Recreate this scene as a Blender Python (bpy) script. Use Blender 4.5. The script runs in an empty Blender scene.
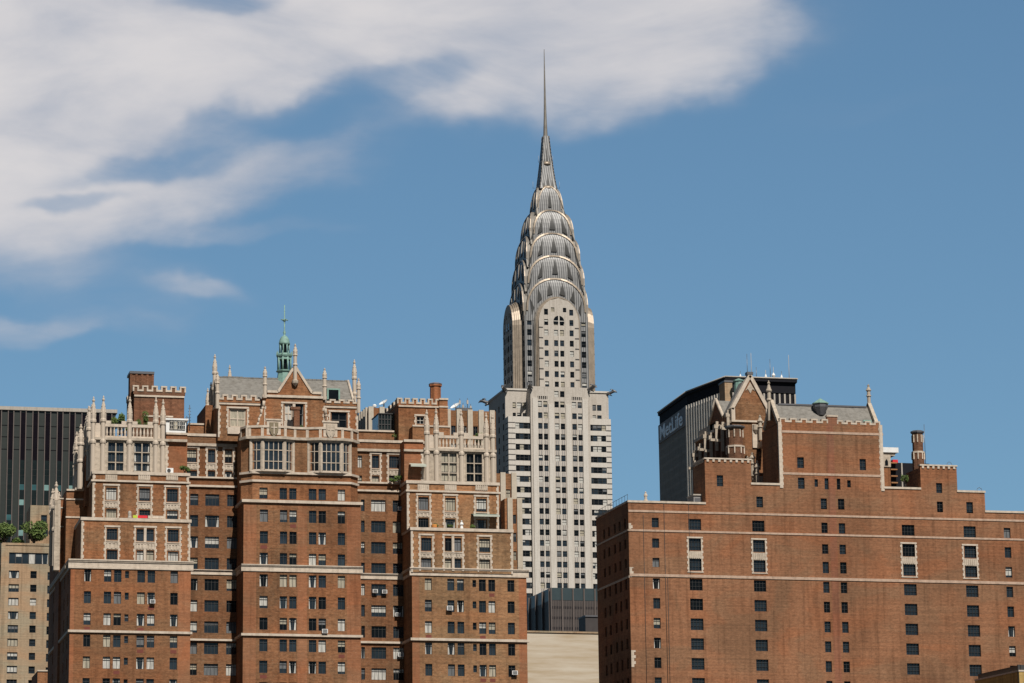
import bpy, math, random
from mathutils import Vector, Matrix
random.seed(7)
R = math.radians
S = bpy.context.scene
COL = S.collection

# ------------------------------------------------------------------ camera
F, CX, CY = 2920.0, 330.0, 341.5          # focal length in pixels, optical axis (the photo is a crop)
YAW, PITCH, CZ = R(10.0), R(11.5), 8.0
fwd = Vector((math.sin(YAW)*math.cos(PITCH), math.cos(YAW)*math.cos(PITCH), math.sin(PITCH)))
rgt = Vector((math.cos(YAW), -math.sin(YAW), 0))
upv = rgt.cross(fwd)
CAMP = Vector((0, 0, CZ))
cam = bpy.data.cameras.new('camera'); camo = bpy.data.objects.new('camera', cam); COL.objects.link(camo)
cam.sensor_width = 36; cam.lens = 36*F/1024; cam.shift_x = (512-CX)/1024
cam.clip_start = 1; cam.clip_end = 30000
camo.matrix_world = Matrix((( rgt.x, upv.x, -fwd.x, 0), (rgt.y, upv.y, -fwd.y, 0), (rgt.z, upv.z, -fwd.z, CZ), (0,0,0,1)))
S.camera = camo

# ------------------------------------------------------------------ light
SUN_AZ, SUN_EL = R(6.0), R(48.0)          # azimuth to the right of the facades' normal (-Y)
sunv = Vector((math.sin(SUN_AZ)*math.cos(SUN_EL), -math.cos(SUN_AZ)*math.cos(SUN_EL), math.sin(SUN_EL)))
sl = bpy.data.lights.new('sun', 'SUN'); sl.energy = 4.9; sl.angle = R(0.53); sl.color = (1, 0.94, 0.85)
so = bpy.data.objects.new('sun', sl); COL.objects.link(so); so.location = (0, -50, 600)
so.rotation_euler = sunv.to_track_quat('Z', 'Y').to_euler()
S.view_settings.view_transform = 'Standard'; S.view_settings.look = 'None'
S.view_settings.exposure = -0.03; S.view_settings.gamma = 1.0; S.view_settings.use_curve_mapping = False
SKY_STR, SKY_TINT = 0.088, (.97, 1.49, 1.86)

W = bpy.data.worlds.new('World'); S.world = W; W.use_nodes = True
nt = W.node_tree; nt.nodes.clear()
def N(t, **k):
    n = nt.nodes.new(t)
    for a, b in k.items(): setattr(n, a, b)
    return n
def L(a, b): nt.links.new(a, b)
def val(x, sock):
    if hasattr(x, 'is_linked'): L(x, sock)
    else: sock.default_value = x
def M2(op, a, b=0.0, c=None, clamp=False):
    n = N('ShaderNodeMath', operation=op); n.use_clamp = clamp
    val(a, n.inputs[0]); val(b, n.inputs[1])
    if c is not None: val(c, n.inputs[2])
    return n.outputs[0]
sky = N('ShaderNodeTexSky', sky_type='NISHITA'); sky.sun_disc = False
sky.sun_elevation = SUN_EL; sky.sun_rotation = math.atan2(sunv.x, sunv.y)
sky.air_density = 1.0; sky.dust_density = 0.6; sky.ozone_density = 1.6; sky.altitude = 300
gam = N('ShaderNodeGamma'); L(sky.outputs[0], gam.inputs[0]); gam.inputs[1].default_value = .62
tint = N('ShaderNodeVectorMath', operation='MULTIPLY'); L(gam.outputs[0], tint.inputs[0]); tint.inputs[1].default_value = SKY_TINT
tc = N('ShaderNodeTexCoord')
def dotn(v):
    n = N('ShaderNodeVectorMath', operation='DOT_PRODUCT'); L(tc.outputs['Generated'], n.inputs[0]); n.inputs[1].default_value = v
    return n.outputs['Value']
# the west sky as a map: fixed compass directions, in milliradian-like units
df = M2('MAXIMUM', dotn(fwd), 0.05)
su = M2('MULTIPLY', M2('DIVIDE', dotn(rgt), df), F/100)
sv = M2('MULTIPLY', M2('DIVIDE', dotn(upv), df), F/100)
cmb = N('ShaderNodeCombineXYZ'); L(su, cmb.inputs[0]); L(sv, cmb.inputs[1])
def noise(scale, detail, rough, dist=0.0, sc=(1,1,1), off=0, ang=0.0):
    mp = N('ShaderNodeMapping'); L(cmb.outputs[0], mp.inputs[0]); mp.inputs['Scale'].default_value = sc
    mp.inputs['Location'].default_value = (off, off*.7, off); mp.inputs['Rotation'].default_value = (0,0,ang)
    n = N('ShaderNodeTexNoise'); L(mp.outputs[0], n.inputs[0]); n.inputs['Scale'].default_value = scale
    n.inputs['Detail'].default_value = detail; n.inputs['Roughness'].default_value = rough; n.inputs['Distortion'].default_value = dist
    return n.outputs[0]
blobs = [(-30,20,300,190,0,1.0),(60,150,170,85,14,.85),(250,20,240,75,8,.9),(520,15,270,62,0,.95),(675,8,105,76,0,.75),(465,88,85,30,6,.8),
         (598,88,112,38,12,.66),(205,190,150,30,12,.66),(75,222,105,30,0,.66),(290,140,90,20,10,.35),(350,70,90,40,10,.45),(120,90,150,80,10,.6),
         (20,332,66,15,0,.52),(215,294,50,10,-4,.36),(140,298,110,26,0,.30),(50,270,110,16,6,.24),(225,238,95,11,6,.34),(860,110,110,14,10,.13),(130,330,80,14,0,.22),(470,25,40,10,0,.1)]
holes_ = [(232,2,46,10,0,.3),(150,165,70,16,10,.42),(75,204,42,8,0,.35),(265,118,95,18,14,.42),(375,84,90,16,12,.38),(330,112,70,14,6,.4)]
def gauss(b):
    cx, cy, rx, ry, a, w = b
    u0, v0 = (cx-CX)/100, -(cy-CY)/100
    ca, sa = math.cos(R(a)), math.sin(R(a))
    du = M2('SUBTRACT', wu, u0); dv = M2('SUBTRACT', wv, v0)
    p = M2('MULTIPLY', M2('ADD', M2('MULTIPLY', du, ca), M2('MULTIPLY', dv, sa)), 100/rx)
    q = M2('MULTIPLY', M2('ADD', M2('MULTIPLY', du, -sa), M2('MULTIPLY', dv, ca)), 100/ry)
    r2 = M2('ADD', M2('MULTIPLY', p, p), M2('MULTIPLY', q, q))
    return M2('MULTIPLY', M2('POWER', 2.71828, M2('MULTIPLY', M2('MULTIPLY', r2, r2), -.55)), w)
wob1 = noise(0.9, 4, .5, 0, (.8,1,1), 1.3); wob2 = noise(0.9, 4, .5, 0, (.8,1,1), 7.7)
wu = M2('ADD', su, M2('MULTIPLY', M2('SUBTRACT', wob1, .5), 1.5)); wv = M2('ADD', sv, M2('MULTIPLY', M2('SUBTRACT', wob2, .5), .75))
keep = None
for b in blobs:
    g1 = M2('SUBTRACT', 1.0, gauss(b)); keep = g1 if keep is None else M2('MULTIPLY', keep, g1)
tot = M2('SUBTRACT', 1.0, keep)
for b in holes_: tot = M2('MULTIPLY', tot, M2('SUBTRACT', 1.0, gauss(b)))
n1 = noise(0.7, 7, .52, .5, (.55, 1.25, 1), 3.3, R(-14))
n2 = noise(2.4, 6, .56, .5, (.40, 1.3, 1), 9.1, R(-14))
nn = M2('ADD', M2('MULTIPLY', M2('SUBTRACT', n1, .5), 1.25), M2('MULTIPLY', M2('SUBTRACT', n2, .5), .36))
dens = M2('ADD', tot, M2('MULTIPLY', nn, M2('MINIMUM', M2('MULTIPLY', tot, 1.8), .85)))
mr = N('ShaderNodeMapRange', interpolation_type='SMOOTHERSTEP'); L(dens, mr.inputs[0])
mr.inputs[1].default_value = .0; mr.inputs[2].default_value = 1.3
front = M2('GREATER_THAN', dotn(fwd), 0.3)
cf = M2('MULTIPLY', M2('MULTIPLY', mr.outputs[0], front), .96)
shade = N('ShaderNodeMixRGB'); L(M2('MULTIPLY', M2('SUBTRACT', M2('ADD', M2('MULTIPLY', n1, .9), M2('MULTIPLY', cf, .75)), .38), 1.15, clamp=True), shade.inputs[0])
shade.inputs[1].default_value = (5.7, 5.6, 6.1, 1); shade.inputs[2].default_value = (8.1, 7.8, 7.85, 1)
mx = N('ShaderNodeMixRGB'); L(cf, mx.inputs[0]); L(tint.outputs[0], mx.inputs[1]); L(shade.outputs[0], mx.inputs[2])
wst = N('ShaderNodeMapRange', interpolation_type='SMOOTHSTEP'); L(dotn(fwd), wst.inputs[0]); wst.inputs[1].default_value = .55; wst.inputs[2].default_value = .93; wst.inputs[3].default_value = .30; wst.inputs[4].default_value = 1.0  # sky dimmed away from the west view to lessen fill on shaded walls
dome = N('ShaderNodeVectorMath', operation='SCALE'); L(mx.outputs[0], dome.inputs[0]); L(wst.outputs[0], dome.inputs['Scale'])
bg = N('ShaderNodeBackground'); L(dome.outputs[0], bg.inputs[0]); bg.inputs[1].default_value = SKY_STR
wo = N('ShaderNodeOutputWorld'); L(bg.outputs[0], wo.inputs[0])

# ------------------------------------------------------------------ survey: a sight line meets a facade plane
def ray(px, py): return fwd + rgt*((px-CX)/F) - upv*((py-CY)/F)
def P(px, py, Y): d = ray(px, py); t = Y/d.y; return (d.x*t, CZ+d.z*t)
def fx(px, py, Y): return P(px, py, Y)[0]
def fz(px, py, Y): return P(px, py, Y)[1]
def sy(px, py, X): d = ray(px, py); return d.y*X/d.x

# ------------------------------------------------------------------ materials
MATS = {}
def newmat(name):
    m = bpy.data.materials.new(name); m.use_nodes = True; MATS[name] = m
    t = m.node_tree; b = t.nodes['Principled BSDF']
    return m, t, b
def ramp(t, fac, cols):
    r = t.nodes.new('ShaderNodeValToRGB'); t.links.new(fac, r.inputs[0])
    e = r.color_ramp.elements
    while len(e) < len(cols): e.new(.5)
    for i, (p, c) in enumerate(cols): e[i].position = p; e[i].color = (*c, 1)
    return r.outputs[0]
def tnoise(t, sc, scale, detail=4, rough=.55, dist=0):
    c = t.nodes.new('ShaderNodeTexCoord'); mp = t.nodes.new('ShaderNodeMapping')
    t.links.new(c.outputs['Object'], mp.inputs[0]); mp.inputs['Scale'].default_value = sc
    n = t.nodes.new('ShaderNodeTexNoise'); t.links.new(mp.outputs[0], n.inputs[0])
    n.inputs['Scale'].default_value = scale; n.inputs['Detail'].default_value = detail
    n.inputs['Roughness'].default_value = rough; n.inputs['Distortion'].default_value = dist
    return n.outputs[0]
def mixc(t, mode, fac, a, b):
    n = t.nodes.new('ShaderNodeMixRGB'); n.blend_type = mode
    for x, s in ((fac, n.inputs[0]), (a, n.inputs[1]), (b, n.inputs[2])):
        if hasattr(x, 'is_linked'): t.links.new(x, s)
        elif isinstance(x, tuple): s.default_value = (*x, 1)
        else: s.default_value = x
    return n.outputs[0]
def brick(name, c, var=.42, patch=.25, light=(.42,.30,.2)):
    m, t, b = newmat(name); c = (c[0]*1.0, c[1]*1.06, c[2]*1.06)
    dk = tuple(x*(1-var) for x in c); lt = tuple(min(1, x*(1+var)) for x in c)
    fine = tnoise(t, (1.2, 1.2, 3.0), 1.25, 6, .85)
    col = ramp(t, fine, [(.36, dk), (.5, c), (.64, lt)])
    spk = tnoise(t, (2.2, 2.2, 7.0), 1.9, 2, .6)
    sp = ramp(t, spk, [(.58, (0,0,0)), (.68, (1,1,1))])
    m3 = mixc(t, 'MIX', M2t(t, 'MULTIPLY', sp, .30), col, light)
    big = tnoise(t, (1, 1, .8), .09, 5, .6, .4)
    bc = ramp(t, big, [(.34, (1-patch,)*3), (.5, (1,1,1)), (.68, (1+patch*.8, 1+patch*.9, 1+patch))])
    out = mixc(t, 'MULTIPLY', 1.0, m3, bc)
    stn = tnoise(t, (1.6, 1.6, .10), .8, 4, .6)          # rain streaks
    sc = ramp(t, stn, [(.34, (.74, .73, .72)), (.50, (1, 1, 1))])
    out = mixc(t, 'MULTIPLY', 1.0, out, sc)
    hue = tnoise(t, (.5, .5, 1), .16, 3, .5, 1.0)         # repointed and patched areas differ in tone
    hc = ramp(t, hue, [(.40, (.93, 1.03, 1.08)), (.47, (1, 1, 1)), (.53, (1, 1, 1)), (.60, (1.08, .98, .92))])
    out = mixc(t, 'MULTIPLY', 1.0, out, hc)
    row = tnoise(t, (.02, .02, 3.2), 1.2, 2, .5)          # courses laid at different times
    rc = ramp(t, row, [(.38, (.90, .90, .90)), (.6, (1.07, 1.06, 1.05))])
    out = mixc(t, 'MULTIPLY', 1.0, out, rc)
    t.links.new(out, b.inputs['Base Color']); b.inputs['Roughness'].default_value = .93
    b.inputs['Specular IOR Level'].default_value = .2
    bm = t.nodes.new('ShaderNodeBump'); t.links.new(fine, bm.inputs['Height']); bm.inputs['Strength'].default_value = .35
    bm.inputs['Distance'].default_value = .05; t.links.new(bm.outputs[0], b.inputs['Normal'])
    return m
def M2t(t, op, a, bb):
    n = t.nodes.new('ShaderNodeMath'); n.operation = op
    for x, s in ((a, n.inputs[0]), (bb, n.inputs[1])):
        if hasattr(x, 'is_linked'): t.links.new(x, s)
        else: s.default_value = x
    return n.outputs[0]
def stone(name, c, var=.14, rough=.85, stain=.82):
    m, t, b = newmat(name)
    n = tnoise(t, (1,1,2.2), 1.3, 6, .65)
    col = ramp(t, n, [(.3, tuple(x*(1-var*1.4) for x in c)), (.5, c), (.72, tuple(min(1,x*(1+var)) for x in c))])
    stn = tnoise(t, (1.9, 1.9, .15), .9, 4, .62)
    sc = ramp(t, stn, [(.34, (stain, stain*.985, stain*.96)), (.52, (1, 1, 1))])
    col = mixc(t, 'MULTIPLY', 1.0, col, sc)
    t.links.new(col, b.inputs['Base Color']); b.inputs['Roughness'].default_value = rough
    b.inputs['Specular IOR Level'].default_value = .3
    return m
def plain(name, c, rough=.6, metal=0.0, var=.1, spec=.5, nscale=1.0):
    m, t, b = newmat(name)
    n = tnoise(t, (1,1,1), nscale, 5, .6)
    col = ramp(t, n, [(.3, tuple(x*(1-var) for x in c)), (.7, tuple(min(1,x*(1+var)) for x in c))])
    t.links.new(col, b.inputs['Base Color']); b.inputs['Roughness'].default_value = rough
    b.inputs['Metallic'].default_value = metal; b.inputs['Specular IOR Level'].default_value = spec
    return m
BR = brick('brick_red_brown', (.222, .097, .047))
BRR = brick('brick_orange_red', (.280, .113, .056), .22, .16, (.50,.30,.2))
BRT = brick('brick_terrace', (.255, .112, .054))
BRY = brick('brick_tan_brown', (.282, .140, .070))
BRN = brick('brick_north_block', (.248, .110, .058), .34, .24, (.42,.27,.18))
BRS = brick('brick_strip', (.248, .100, .058), .24, .14, (.40,.24,.18))
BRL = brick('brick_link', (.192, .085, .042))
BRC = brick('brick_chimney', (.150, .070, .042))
TAN = brick('tan_brick', (.36, .25, .165), .16, .14, (.6,.46,.34))
YEL = brick('yellow_brick', (.42, .27, .10), .18, .15, (.6,.42,.2))
REDP = plain('red_spandrel_panel', (.16, .04, .025), .8)
CREAM = stone('cream_terracotta', (.55, .465, .38))
CREAM2 = stone('weathered_terracotta', (.45, .38, .305), .24)
LIME = stone('pale_limestone', (.475, .43, .38), .10, .8, .84)
LIMED = stone('white_glazed_brick', (.56, .52, .47), .08, .8, .90)
CONC = stone('concrete_fins', (.42, .38, .335), .08)
CONCD = stone('concrete_grey', (.26, .25, .25), .10)
BLKB = plain('black_brick_band', (.05, .045, .045), .8)
SLATE = stone('grey_slate', (.200, .188, .170), .20, .75, .80)
VERD = plain('verdigris_copper', (.20, .33, .285), .65, 0, .22, .4, 2.0)
TRI = None
STEEL, t_, b_ = newmat('ribbed_steel')
def mksteel(t, b, c1, c2, period, metal, rough):
    tcx = t.nodes.new('ShaderNodeTexCoord'); sp = t.nodes.new('ShaderNodeSeparateXYZ'); t.links.new(tcx.outputs['Object'], sp.inputs[0])
    s = M2t(t, 'ADD', sp.outputs[0], sp.outputs[1])
    w = M2t(t, 'SINE', M2t(t, 'MULTIPLY', s, 2*math.pi/period), 0)
    w = M2t(t, 'ADD', M2t(t, 'MULTIPLY', w, .5), .5)
    nz = tnoise(t, (1,1,.6), .8, 4, .6)
    col = ramp(t, w, [(.15, c1), (.75, c2)])
    tone = ramp(t, nz, [(.3, (.78,.76,.74)), (.7, (1.1,1.08,1.06))])
    col = mixc(t, 'MULTIPLY', 1.0, col, tone)
    t.links.new(col, b.inputs['Base Color']); b.inputs['Metallic'].default_value = metal; b.inputs['Roughness'].default_value = rough
mksteel(t_, b_, (.11,.113,.12), (.29,.295,.30), .78, .25, .5)
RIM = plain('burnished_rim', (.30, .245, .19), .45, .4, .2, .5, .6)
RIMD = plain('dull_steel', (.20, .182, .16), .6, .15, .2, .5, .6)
GARG = plain('dark_steel_eagle', (.16, .16, .165), .4, .6)
FRM = plain('dark_window_frame', (.035, .035, .036), .6)
FRML = plain('pale_window_frame', (.55, .52, .47), .6)
LEAD = plain('lead_flashing', (.10, .10, .11), .5)
PIPE = plain('dark_pipe', (.03, .03, .03), .6)
WHITE = plain('white_paint', (.75, .75, .74), .5)
ROOFM = plain('roof_gravel', (.22, .20, .18), .95)
AWN = plain('green_awning', (.06, .14, .12), .8)
AWNP = plain('pale_awning', (.45, .47, .40), .8)
ORNG = plain('orange_scaffold', (.62, .25, .06), .7)
REDC = plain('red_cloth', (.60, .02, .03), .8)
LIMEC = plain('lime_cloth', (.45, .55, .05), .8)
SIGNW = plain('sign_letter_white', (.93, .93, .94), .5)
def glassm(name, c, rough=.06, ior=1.75, var=.5, cell=.35):
    m, t, b = newmat(name)
    n = tnoise(t, (1,1,1), cell, 2, .5)
    col = ramp(t, n, [(.3, tuple(x*(1-var) for x in c)), (.7, tuple(x*(1+var) for x in c))])
    t.links.new(col, b.inputs['Base Color']); b.inputs['Roughness'].default_value = rough; b.inputs['IOR'].default_value = ior
    bn = t.nodes.new('ShaderNodeBump'); t.links.new(n, bn.inputs['Height']); bn.inputs['Strength'].default_value = .5; bn.inputs['Distance'].default_value = .25
    t.links.new(bn.outputs[0], b.inputs['Normal'])
    return m
TRI = plain('dark_crown_glazing', (.045,.044,.042), .4)  # even dark tone for the triangular crown windows
GLB = glassm('window_glass', (.022, .030, .038))
GLK = glassm('window_glass_deep', (.006, .007, .008), .1, 1.45)
GLG = glassm('curtain_wall_glass', (.012, .017, .016), .12, 1.5, .3)
GLT = glassm('teal_glass', (.045, .12, .13), .1, 1.7, .3)
GLU = glassm('pale_teal_blind', (.20, .34, .33), .3, 1.5, .2)
GLV = glassm('violet_glass', (.008, .005, .007), .12, 1.35, .3)
def curt(name, c, var=.2):
    m, t, b = newmat(name)
    n = tnoise(t, (5,5,.5), 1.2, 3, .6)
    col = ramp(t, n, [(.35, tuple(x*(1-var*1.5) for x in c)), (.65, tuple(min(1,x*(1+var)) for x in c))])
    t.links.new(col, b.inputs['Base Color']); b.inputs['Roughness'].default_value = .8; b.inputs['Coat Weight'].default_value = .6; b.inputs['Coat Roughness'].default_value = .08
    return m
CU1 = curt('white_curtain', (.50, .485, .445)); CU2 = curt('cream_blind', (.38, .34, .26)); CU3 = curt('grey_blind', (.13, .135, .14))
# foliage
m, t, b = newmat('leaves'); n = tnoise(t, (1,1,1), .9, 4, .7)
t.links.new(ramp(t, n, [(.3, (.035,.06,.015)), (.5, (.09,.14,.03)), (.7, (.17,.21,.06))]), b.inputs['Base Color']); b.inputs['Roughness'].default_value = .7
LEAF = m
BARK = plain('bark', (.09,.065,.045), .9)

# ------------------------------------------------------------------ mesh builder
class MB:
    def __init__(s): s.v = []; s.f = []; s.m = []; s.mats = []; s.sm = []
    def mi(s, mat):
        if mat not in s.mats: s.mats.append(mat)
        return s.mats.index(mat)
    def face(s, pts, mat, smooth=False):
        i = len(s.v); s.v += [tuple(p) for p in pts]; s.f.append(tuple(range(i, i+len(pts)))); s.m.append(s.mi(mat)); s.sm.append(smooth)
    def box(s, x0, x1, y0, y1, z0, z1, mat, top=None):
        if x0 > x1: x0, x1 = x1, x0
        if y0 > y1: y0, y1 = y1, y0
        if z0 > z1: z0, z1 = z1, z0
        p = [(x0,y0,z0),(x1,y0,z0),(x1,y1,z0),(x0,y1,z0),(x0,y0,z1),(x1,y0,z1),(x1,y1,z1),(x0,y1,z1)]
        i = len(s.v); s.v += p; k = s.mi(mat); kt = s.mi(top) if top else k
        for q, mm in (((0,1,5,4),k),((1,2,6,5),k),((2,3,7,6),k),((3,0,4,7),k),((4,5,6,7),kt),((3,2,1,0),k)):
            s.f.append(tuple(i+a for a in q)); s.m.append(mm); s.sm.append(False)
    def pbox(s, pl, u0, u1, v0, v1, d0, d1, mat):        # box on a plane: d outward
        if u0 > u1: u0, u1 = u1, u0
        if v0 > v1: v0, v1 = v1, v0
        if d0 > d1: d0, d1 = d1, d0
        p = [pl.pt(u,v,d) for d in (d1, d0) for (u,v) in ((u0,v0),(u1,v0),(u1,v1),(u0,v1))]
        i = len(s.v); s.v += [tuple(a) for a in p]; k = s.mi(mat)
        for q in ((0,1,2,3),(5,4,7,6),(4,0,3,7),(1,5,6,2),(3,2,6,7),(4,5,1,0)):
            s.f.append(tuple(i+a for a in q)); s.m.append(k); s.sm.append(False)
    def prism(s, pl, pts, d0, d1, mat, side=None):       # polygon (u,v) counter-clockwise seen from outside
        n = len(pts); side = side or mat
        s.face([pl.pt(u,v,d1) for u,v in pts], mat); s.face([pl.pt(u,v,d0) for u,v in reversed(pts)], mat)
        for a in range(n):
            b = (a+1) % n
            s.face([pl.pt(*pts[a],d1), pl.pt(*pts[a],d0), pl.pt(*pts[b],d0), pl.pt(*pts[b],d1)], side)
    def lathe(s, c, prof, n, mat, a0=0.0, smooth=False):
        k = s.mi(mat); i = len(s.v)
        for (r, z) in prof:
            for j in range(n):
                a = a0 + 2*math.pi*j/n; s.v.append((c[0]+r*math.cos(a), c[1]+r*math.sin(a), c[2]+z))
        for q in range(len(prof)-1):
            for j in range(n):
                j2 = (j+1) % n
                s.f.append((i+q*n+j, i+q*n+j2, i+(q+1)*n+j2, i+(q+1)*n+j)); s.m.append(k); s.sm.append(smooth)
        s.f.append(tuple(i+j for j in reversed(range(n)))); s.m.append(k); s.sm.append(False)
        s.f.append(tuple(i+(len(prof)-1)*n+j for j in range(n))); s.m.append(k); s.sm.append(False)
    def tube(s, a, b, r0, r1, mat, n=6):
        a, b = Vector(a), Vector(b); d = (b-a).normalized(); x = d.orthogonal().normalized(); y = d.cross(x); i = len(s.v); k = s.mi(mat)
        for p, r in ((a, r0), (b, r1)):
            for j in range(n):
                t = 2*math.pi*j/n; s.v.append(tuple(p + x*r*math.cos(t) + y*r*math.sin(t)))
        for j in range(n):
            j2 = (j+1) % n; s.f.append((i+j, i+j2, i+n+j2, i+n+j)); s.m.append(k); s.sm.append(True)
        s.f.append(tuple(i+j for j in reversed(range(n)))); s.m.append(k); s.sm.append(False)
        s.f.append(tuple(i+n+j for j in range(n))); s.m.append(k); s.sm.append(False)
    def build(s, name, parent=None, origin=None):
        o0 = Vector(origin) if origin is not None else (rootloc(parent) if parent else Vector((0,0,0)))
        me = bpy.data.meshes.new(name)
        me.from_pydata([tuple(Vector(v)-o0) for v in s.v], [], s.f)
        for mm in s.mats: me.materials.append(mm)
        me.polygons.foreach_set('material_index', s.m); me.polygons.foreach_set('use_smooth', s.sm); me.update()
        o = bpy.data.objects.new(name, me); COL.objects.link(o)
        if parent:
            o.parent = parent
            if origin is not None: o.location = o0 - rootloc(parent)
        elif origin is not None: o.location = o0
        return o
def rootloc(o):
    v = Vector((0,0,0))
    while o: v += o.location; o = o.parent
    return v
class Pl:
    def __init__(s, O, U, Nn): s.O = Vector(O); s.U = Vector(U); s.N = Vector(Nn)
    def pt(s, u, v, d=0.0): return s.O + s.U*u + Vector((0,0,v)) + s.N*d
def front(Y): return Pl((0,Y,0), (1,0,0), (0,-1,0))          # u = world x
def left(X): return Pl((X,0,0), (0,-1,0), (-1,0,0))          # u = -world y
def right(X): return Pl((X,0,0), (0,1,0), (1,0,0))
def tag(o, label=None, cat=None, group=None, kind=None):
    if label: o['label'] = label
    if cat: o['category'] = cat
    if group: o['group'] = group
    if kind: o['kind'] = kind
    return o
def empty(name, loc, label, cat, group=None):
    o = bpy.data.objects.new(name, None); COL.objects.link(o); o.location = loc; o.empty_display_size = 2
    return tag(o, label, cat, group)
def struct(name, mb): return tag(mb.build(name), kind='structure')

def facade(mb, pl, u0, u1, v0, v1, holes, mat, depth=.28, zones=(), reveal=None):
    """wall sheet with real openings; zones = (ua, ub, mat) vertical strips of another brick"""
    hs = [h for h in holes if h[1] > u0 and h[0] < u1 and h[3] > v0 and h[2] < v1]
    hs = [(max(h[0],u0), min(h[1],u1), max(h[2],v0), min(h[3],v1)) for h in hs]
    us = sorted(set([u0,u1] + [h[0] for h in hs] + [h[1] for h in hs] + [z for a,b,_ in zones for z in (a,b) if u0 < z < u1]))
    vs = sorted(set([v0,v1] + [h[2] for h in hs] + [h[3] for h in hs]))
    for vi in range(len(vs)-1):
        va, vb = vs[vi], vs[vi+1]
        if vb-va < 1e-5: continue
        vc = (va+vb)/2; row = [h for h in hs if h[2] < vc < h[3]]
        run = None
        for ui in range(len(us)-1):
            ua, ub = us[ui], us[ui+1]; uc = (ua+ub)/2
            if any(h[0] < uc < h[1] for h in row): 
                if run: mb.face([pl.pt(run[0],va),pl.pt(run[1],va),pl.pt(run[1],vb),pl.pt(run[0],vb)], run[2]); run = None
                continue
            mm = mat
            for a,b,zm in zones:
                if a < uc < b: mm = zm
            if run and run[2] is mm and abs(run[1]-ua) < 1e-6: run = (run[0], ub, mm)
            else:
                if run: mb.face([pl.pt(run[0],va),pl.pt(run[1],va),pl.pt(run[1],vb),pl.pt(run[0],vb)], run[2])
                run = (ua, ub, mm)
        if run: mb.face([pl.pt(run[0],va),pl.pt(run[1],va),pl.pt(run[1],vb),pl.pt(run[0],vb)], run[2])
    rv = reveal or mat
    for (a,b,c,d) in hs:
        D = -depth
        mb.face([pl.pt(a,c,D),pl.pt(a,c),pl.pt(a,d),pl.pt(a,d,D)][::-1], rv)
        mb.face([pl.pt(b,c),pl.pt(b,c,D),pl.pt(b,d,D),pl.pt(b,d)][::-1], rv)
        mb.face([pl.pt(a,c,D),pl.pt(b,c,D),pl.pt(b,c),pl.pt(a,c)][::-1], rv)
        mb.face([pl.pt(a,d),pl.pt(b,d),pl.pt(b,d,D),pl.pt(a,d,D)][::-1], rv)

def win_mesh(mb, pl, w, style, depth=.28, rnd=random):
    """one window: glass set back in the opening, frame bars, blinds or curtains"""
    u0,u1,v0,v1 = w; g = -depth-.02; fr, bars, hb, glass = style['frame'], style.get('v',1), style.get('h',1), style.get('glass', GLB)
    r = rnd.random(); lit = style.get('lit', .34)
    deep = rnd.random() < style.get('deep', .25)
    gm = GLK if deep else glass
    tl = rnd.uniform(-.012,.012)
    mb.face([pl.pt(u0,v0,g+tl),pl.pt(u1,v0,g-tl),pl.pt(u1,v1,g-tl),pl.pt(u0,v1,g+tl)], gm)
    H, Wd = v1-v0, u1-u0; c = None; gg = g+.03
    if r < lit*.42:
        c = CU1 if rnd.random() < .6 else CU2
        mb.face([pl.pt(u0,v0,gg),pl.pt(u1,v0,gg),pl.pt(u1,v1,gg),pl.pt(u0,v1,gg)], c)
    elif r < lit:
        c = rnd.choice([CU1, CU2, CU1, CU3]); k = rnd.choice([.35,.5,.5,.62,.78])
        mb.face([pl.pt(u0,v1-H*k,gg),pl.pt(u1,v1-H*k,gg),pl.pt(u1,v1,gg),pl.pt(u0,v1,gg)], c)
    elif style.get('nb') and r > lit: pass
    elif r < lit+.13:
        c = CU1; k = rnd.uniform(.16,.32)*Wd
        mb.face([pl.pt(u0,v0,gg),pl.pt(u0+k,v0,gg),pl.pt(u0+k*.5,v1,gg),pl.pt(u0,v1,gg)], c)
        mb.face([pl.pt(u1-k,v0,gg),pl.pt(u1,v0,gg),pl.pt(u1,v1,gg),pl.pt(u1-k*.5,v1,gg)], c)
    elif r < lit+.19:
        c = CU3; mb.face([pl.pt(u0,v0,gg),pl.pt(u1,v0,gg),pl.pt(u1,v1,gg),pl.pt(u0,v1,gg)], c)
    t = style.get('t', .045); d0, d1 = g+.04, g+.10
    for a,b2,c2,e in ((u0,u0+t,v0,v1),(u1-t,u1,v0,v1),(u0,u1,v0,v0+t),(u0,u1,v1-t,v1)): mb.pbox(pl,a,b2,c2,e,d0,d1,fr)
    for k in range(1, bars+1): 
        x = u0 + Wd*k/(bars+1); mb.pbox(pl,x-t*.5,x+t*.5,v0,v1,d0,d1+.005,fr)
    for k in style.get('hs', [ (q+1)/(hb+1) for q in range(hb)]):
        z = v0 + H*k; mb.pbox(pl,u0,u1,z-t*.5,z+t*.5,d0,d1+.01,fr)
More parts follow.
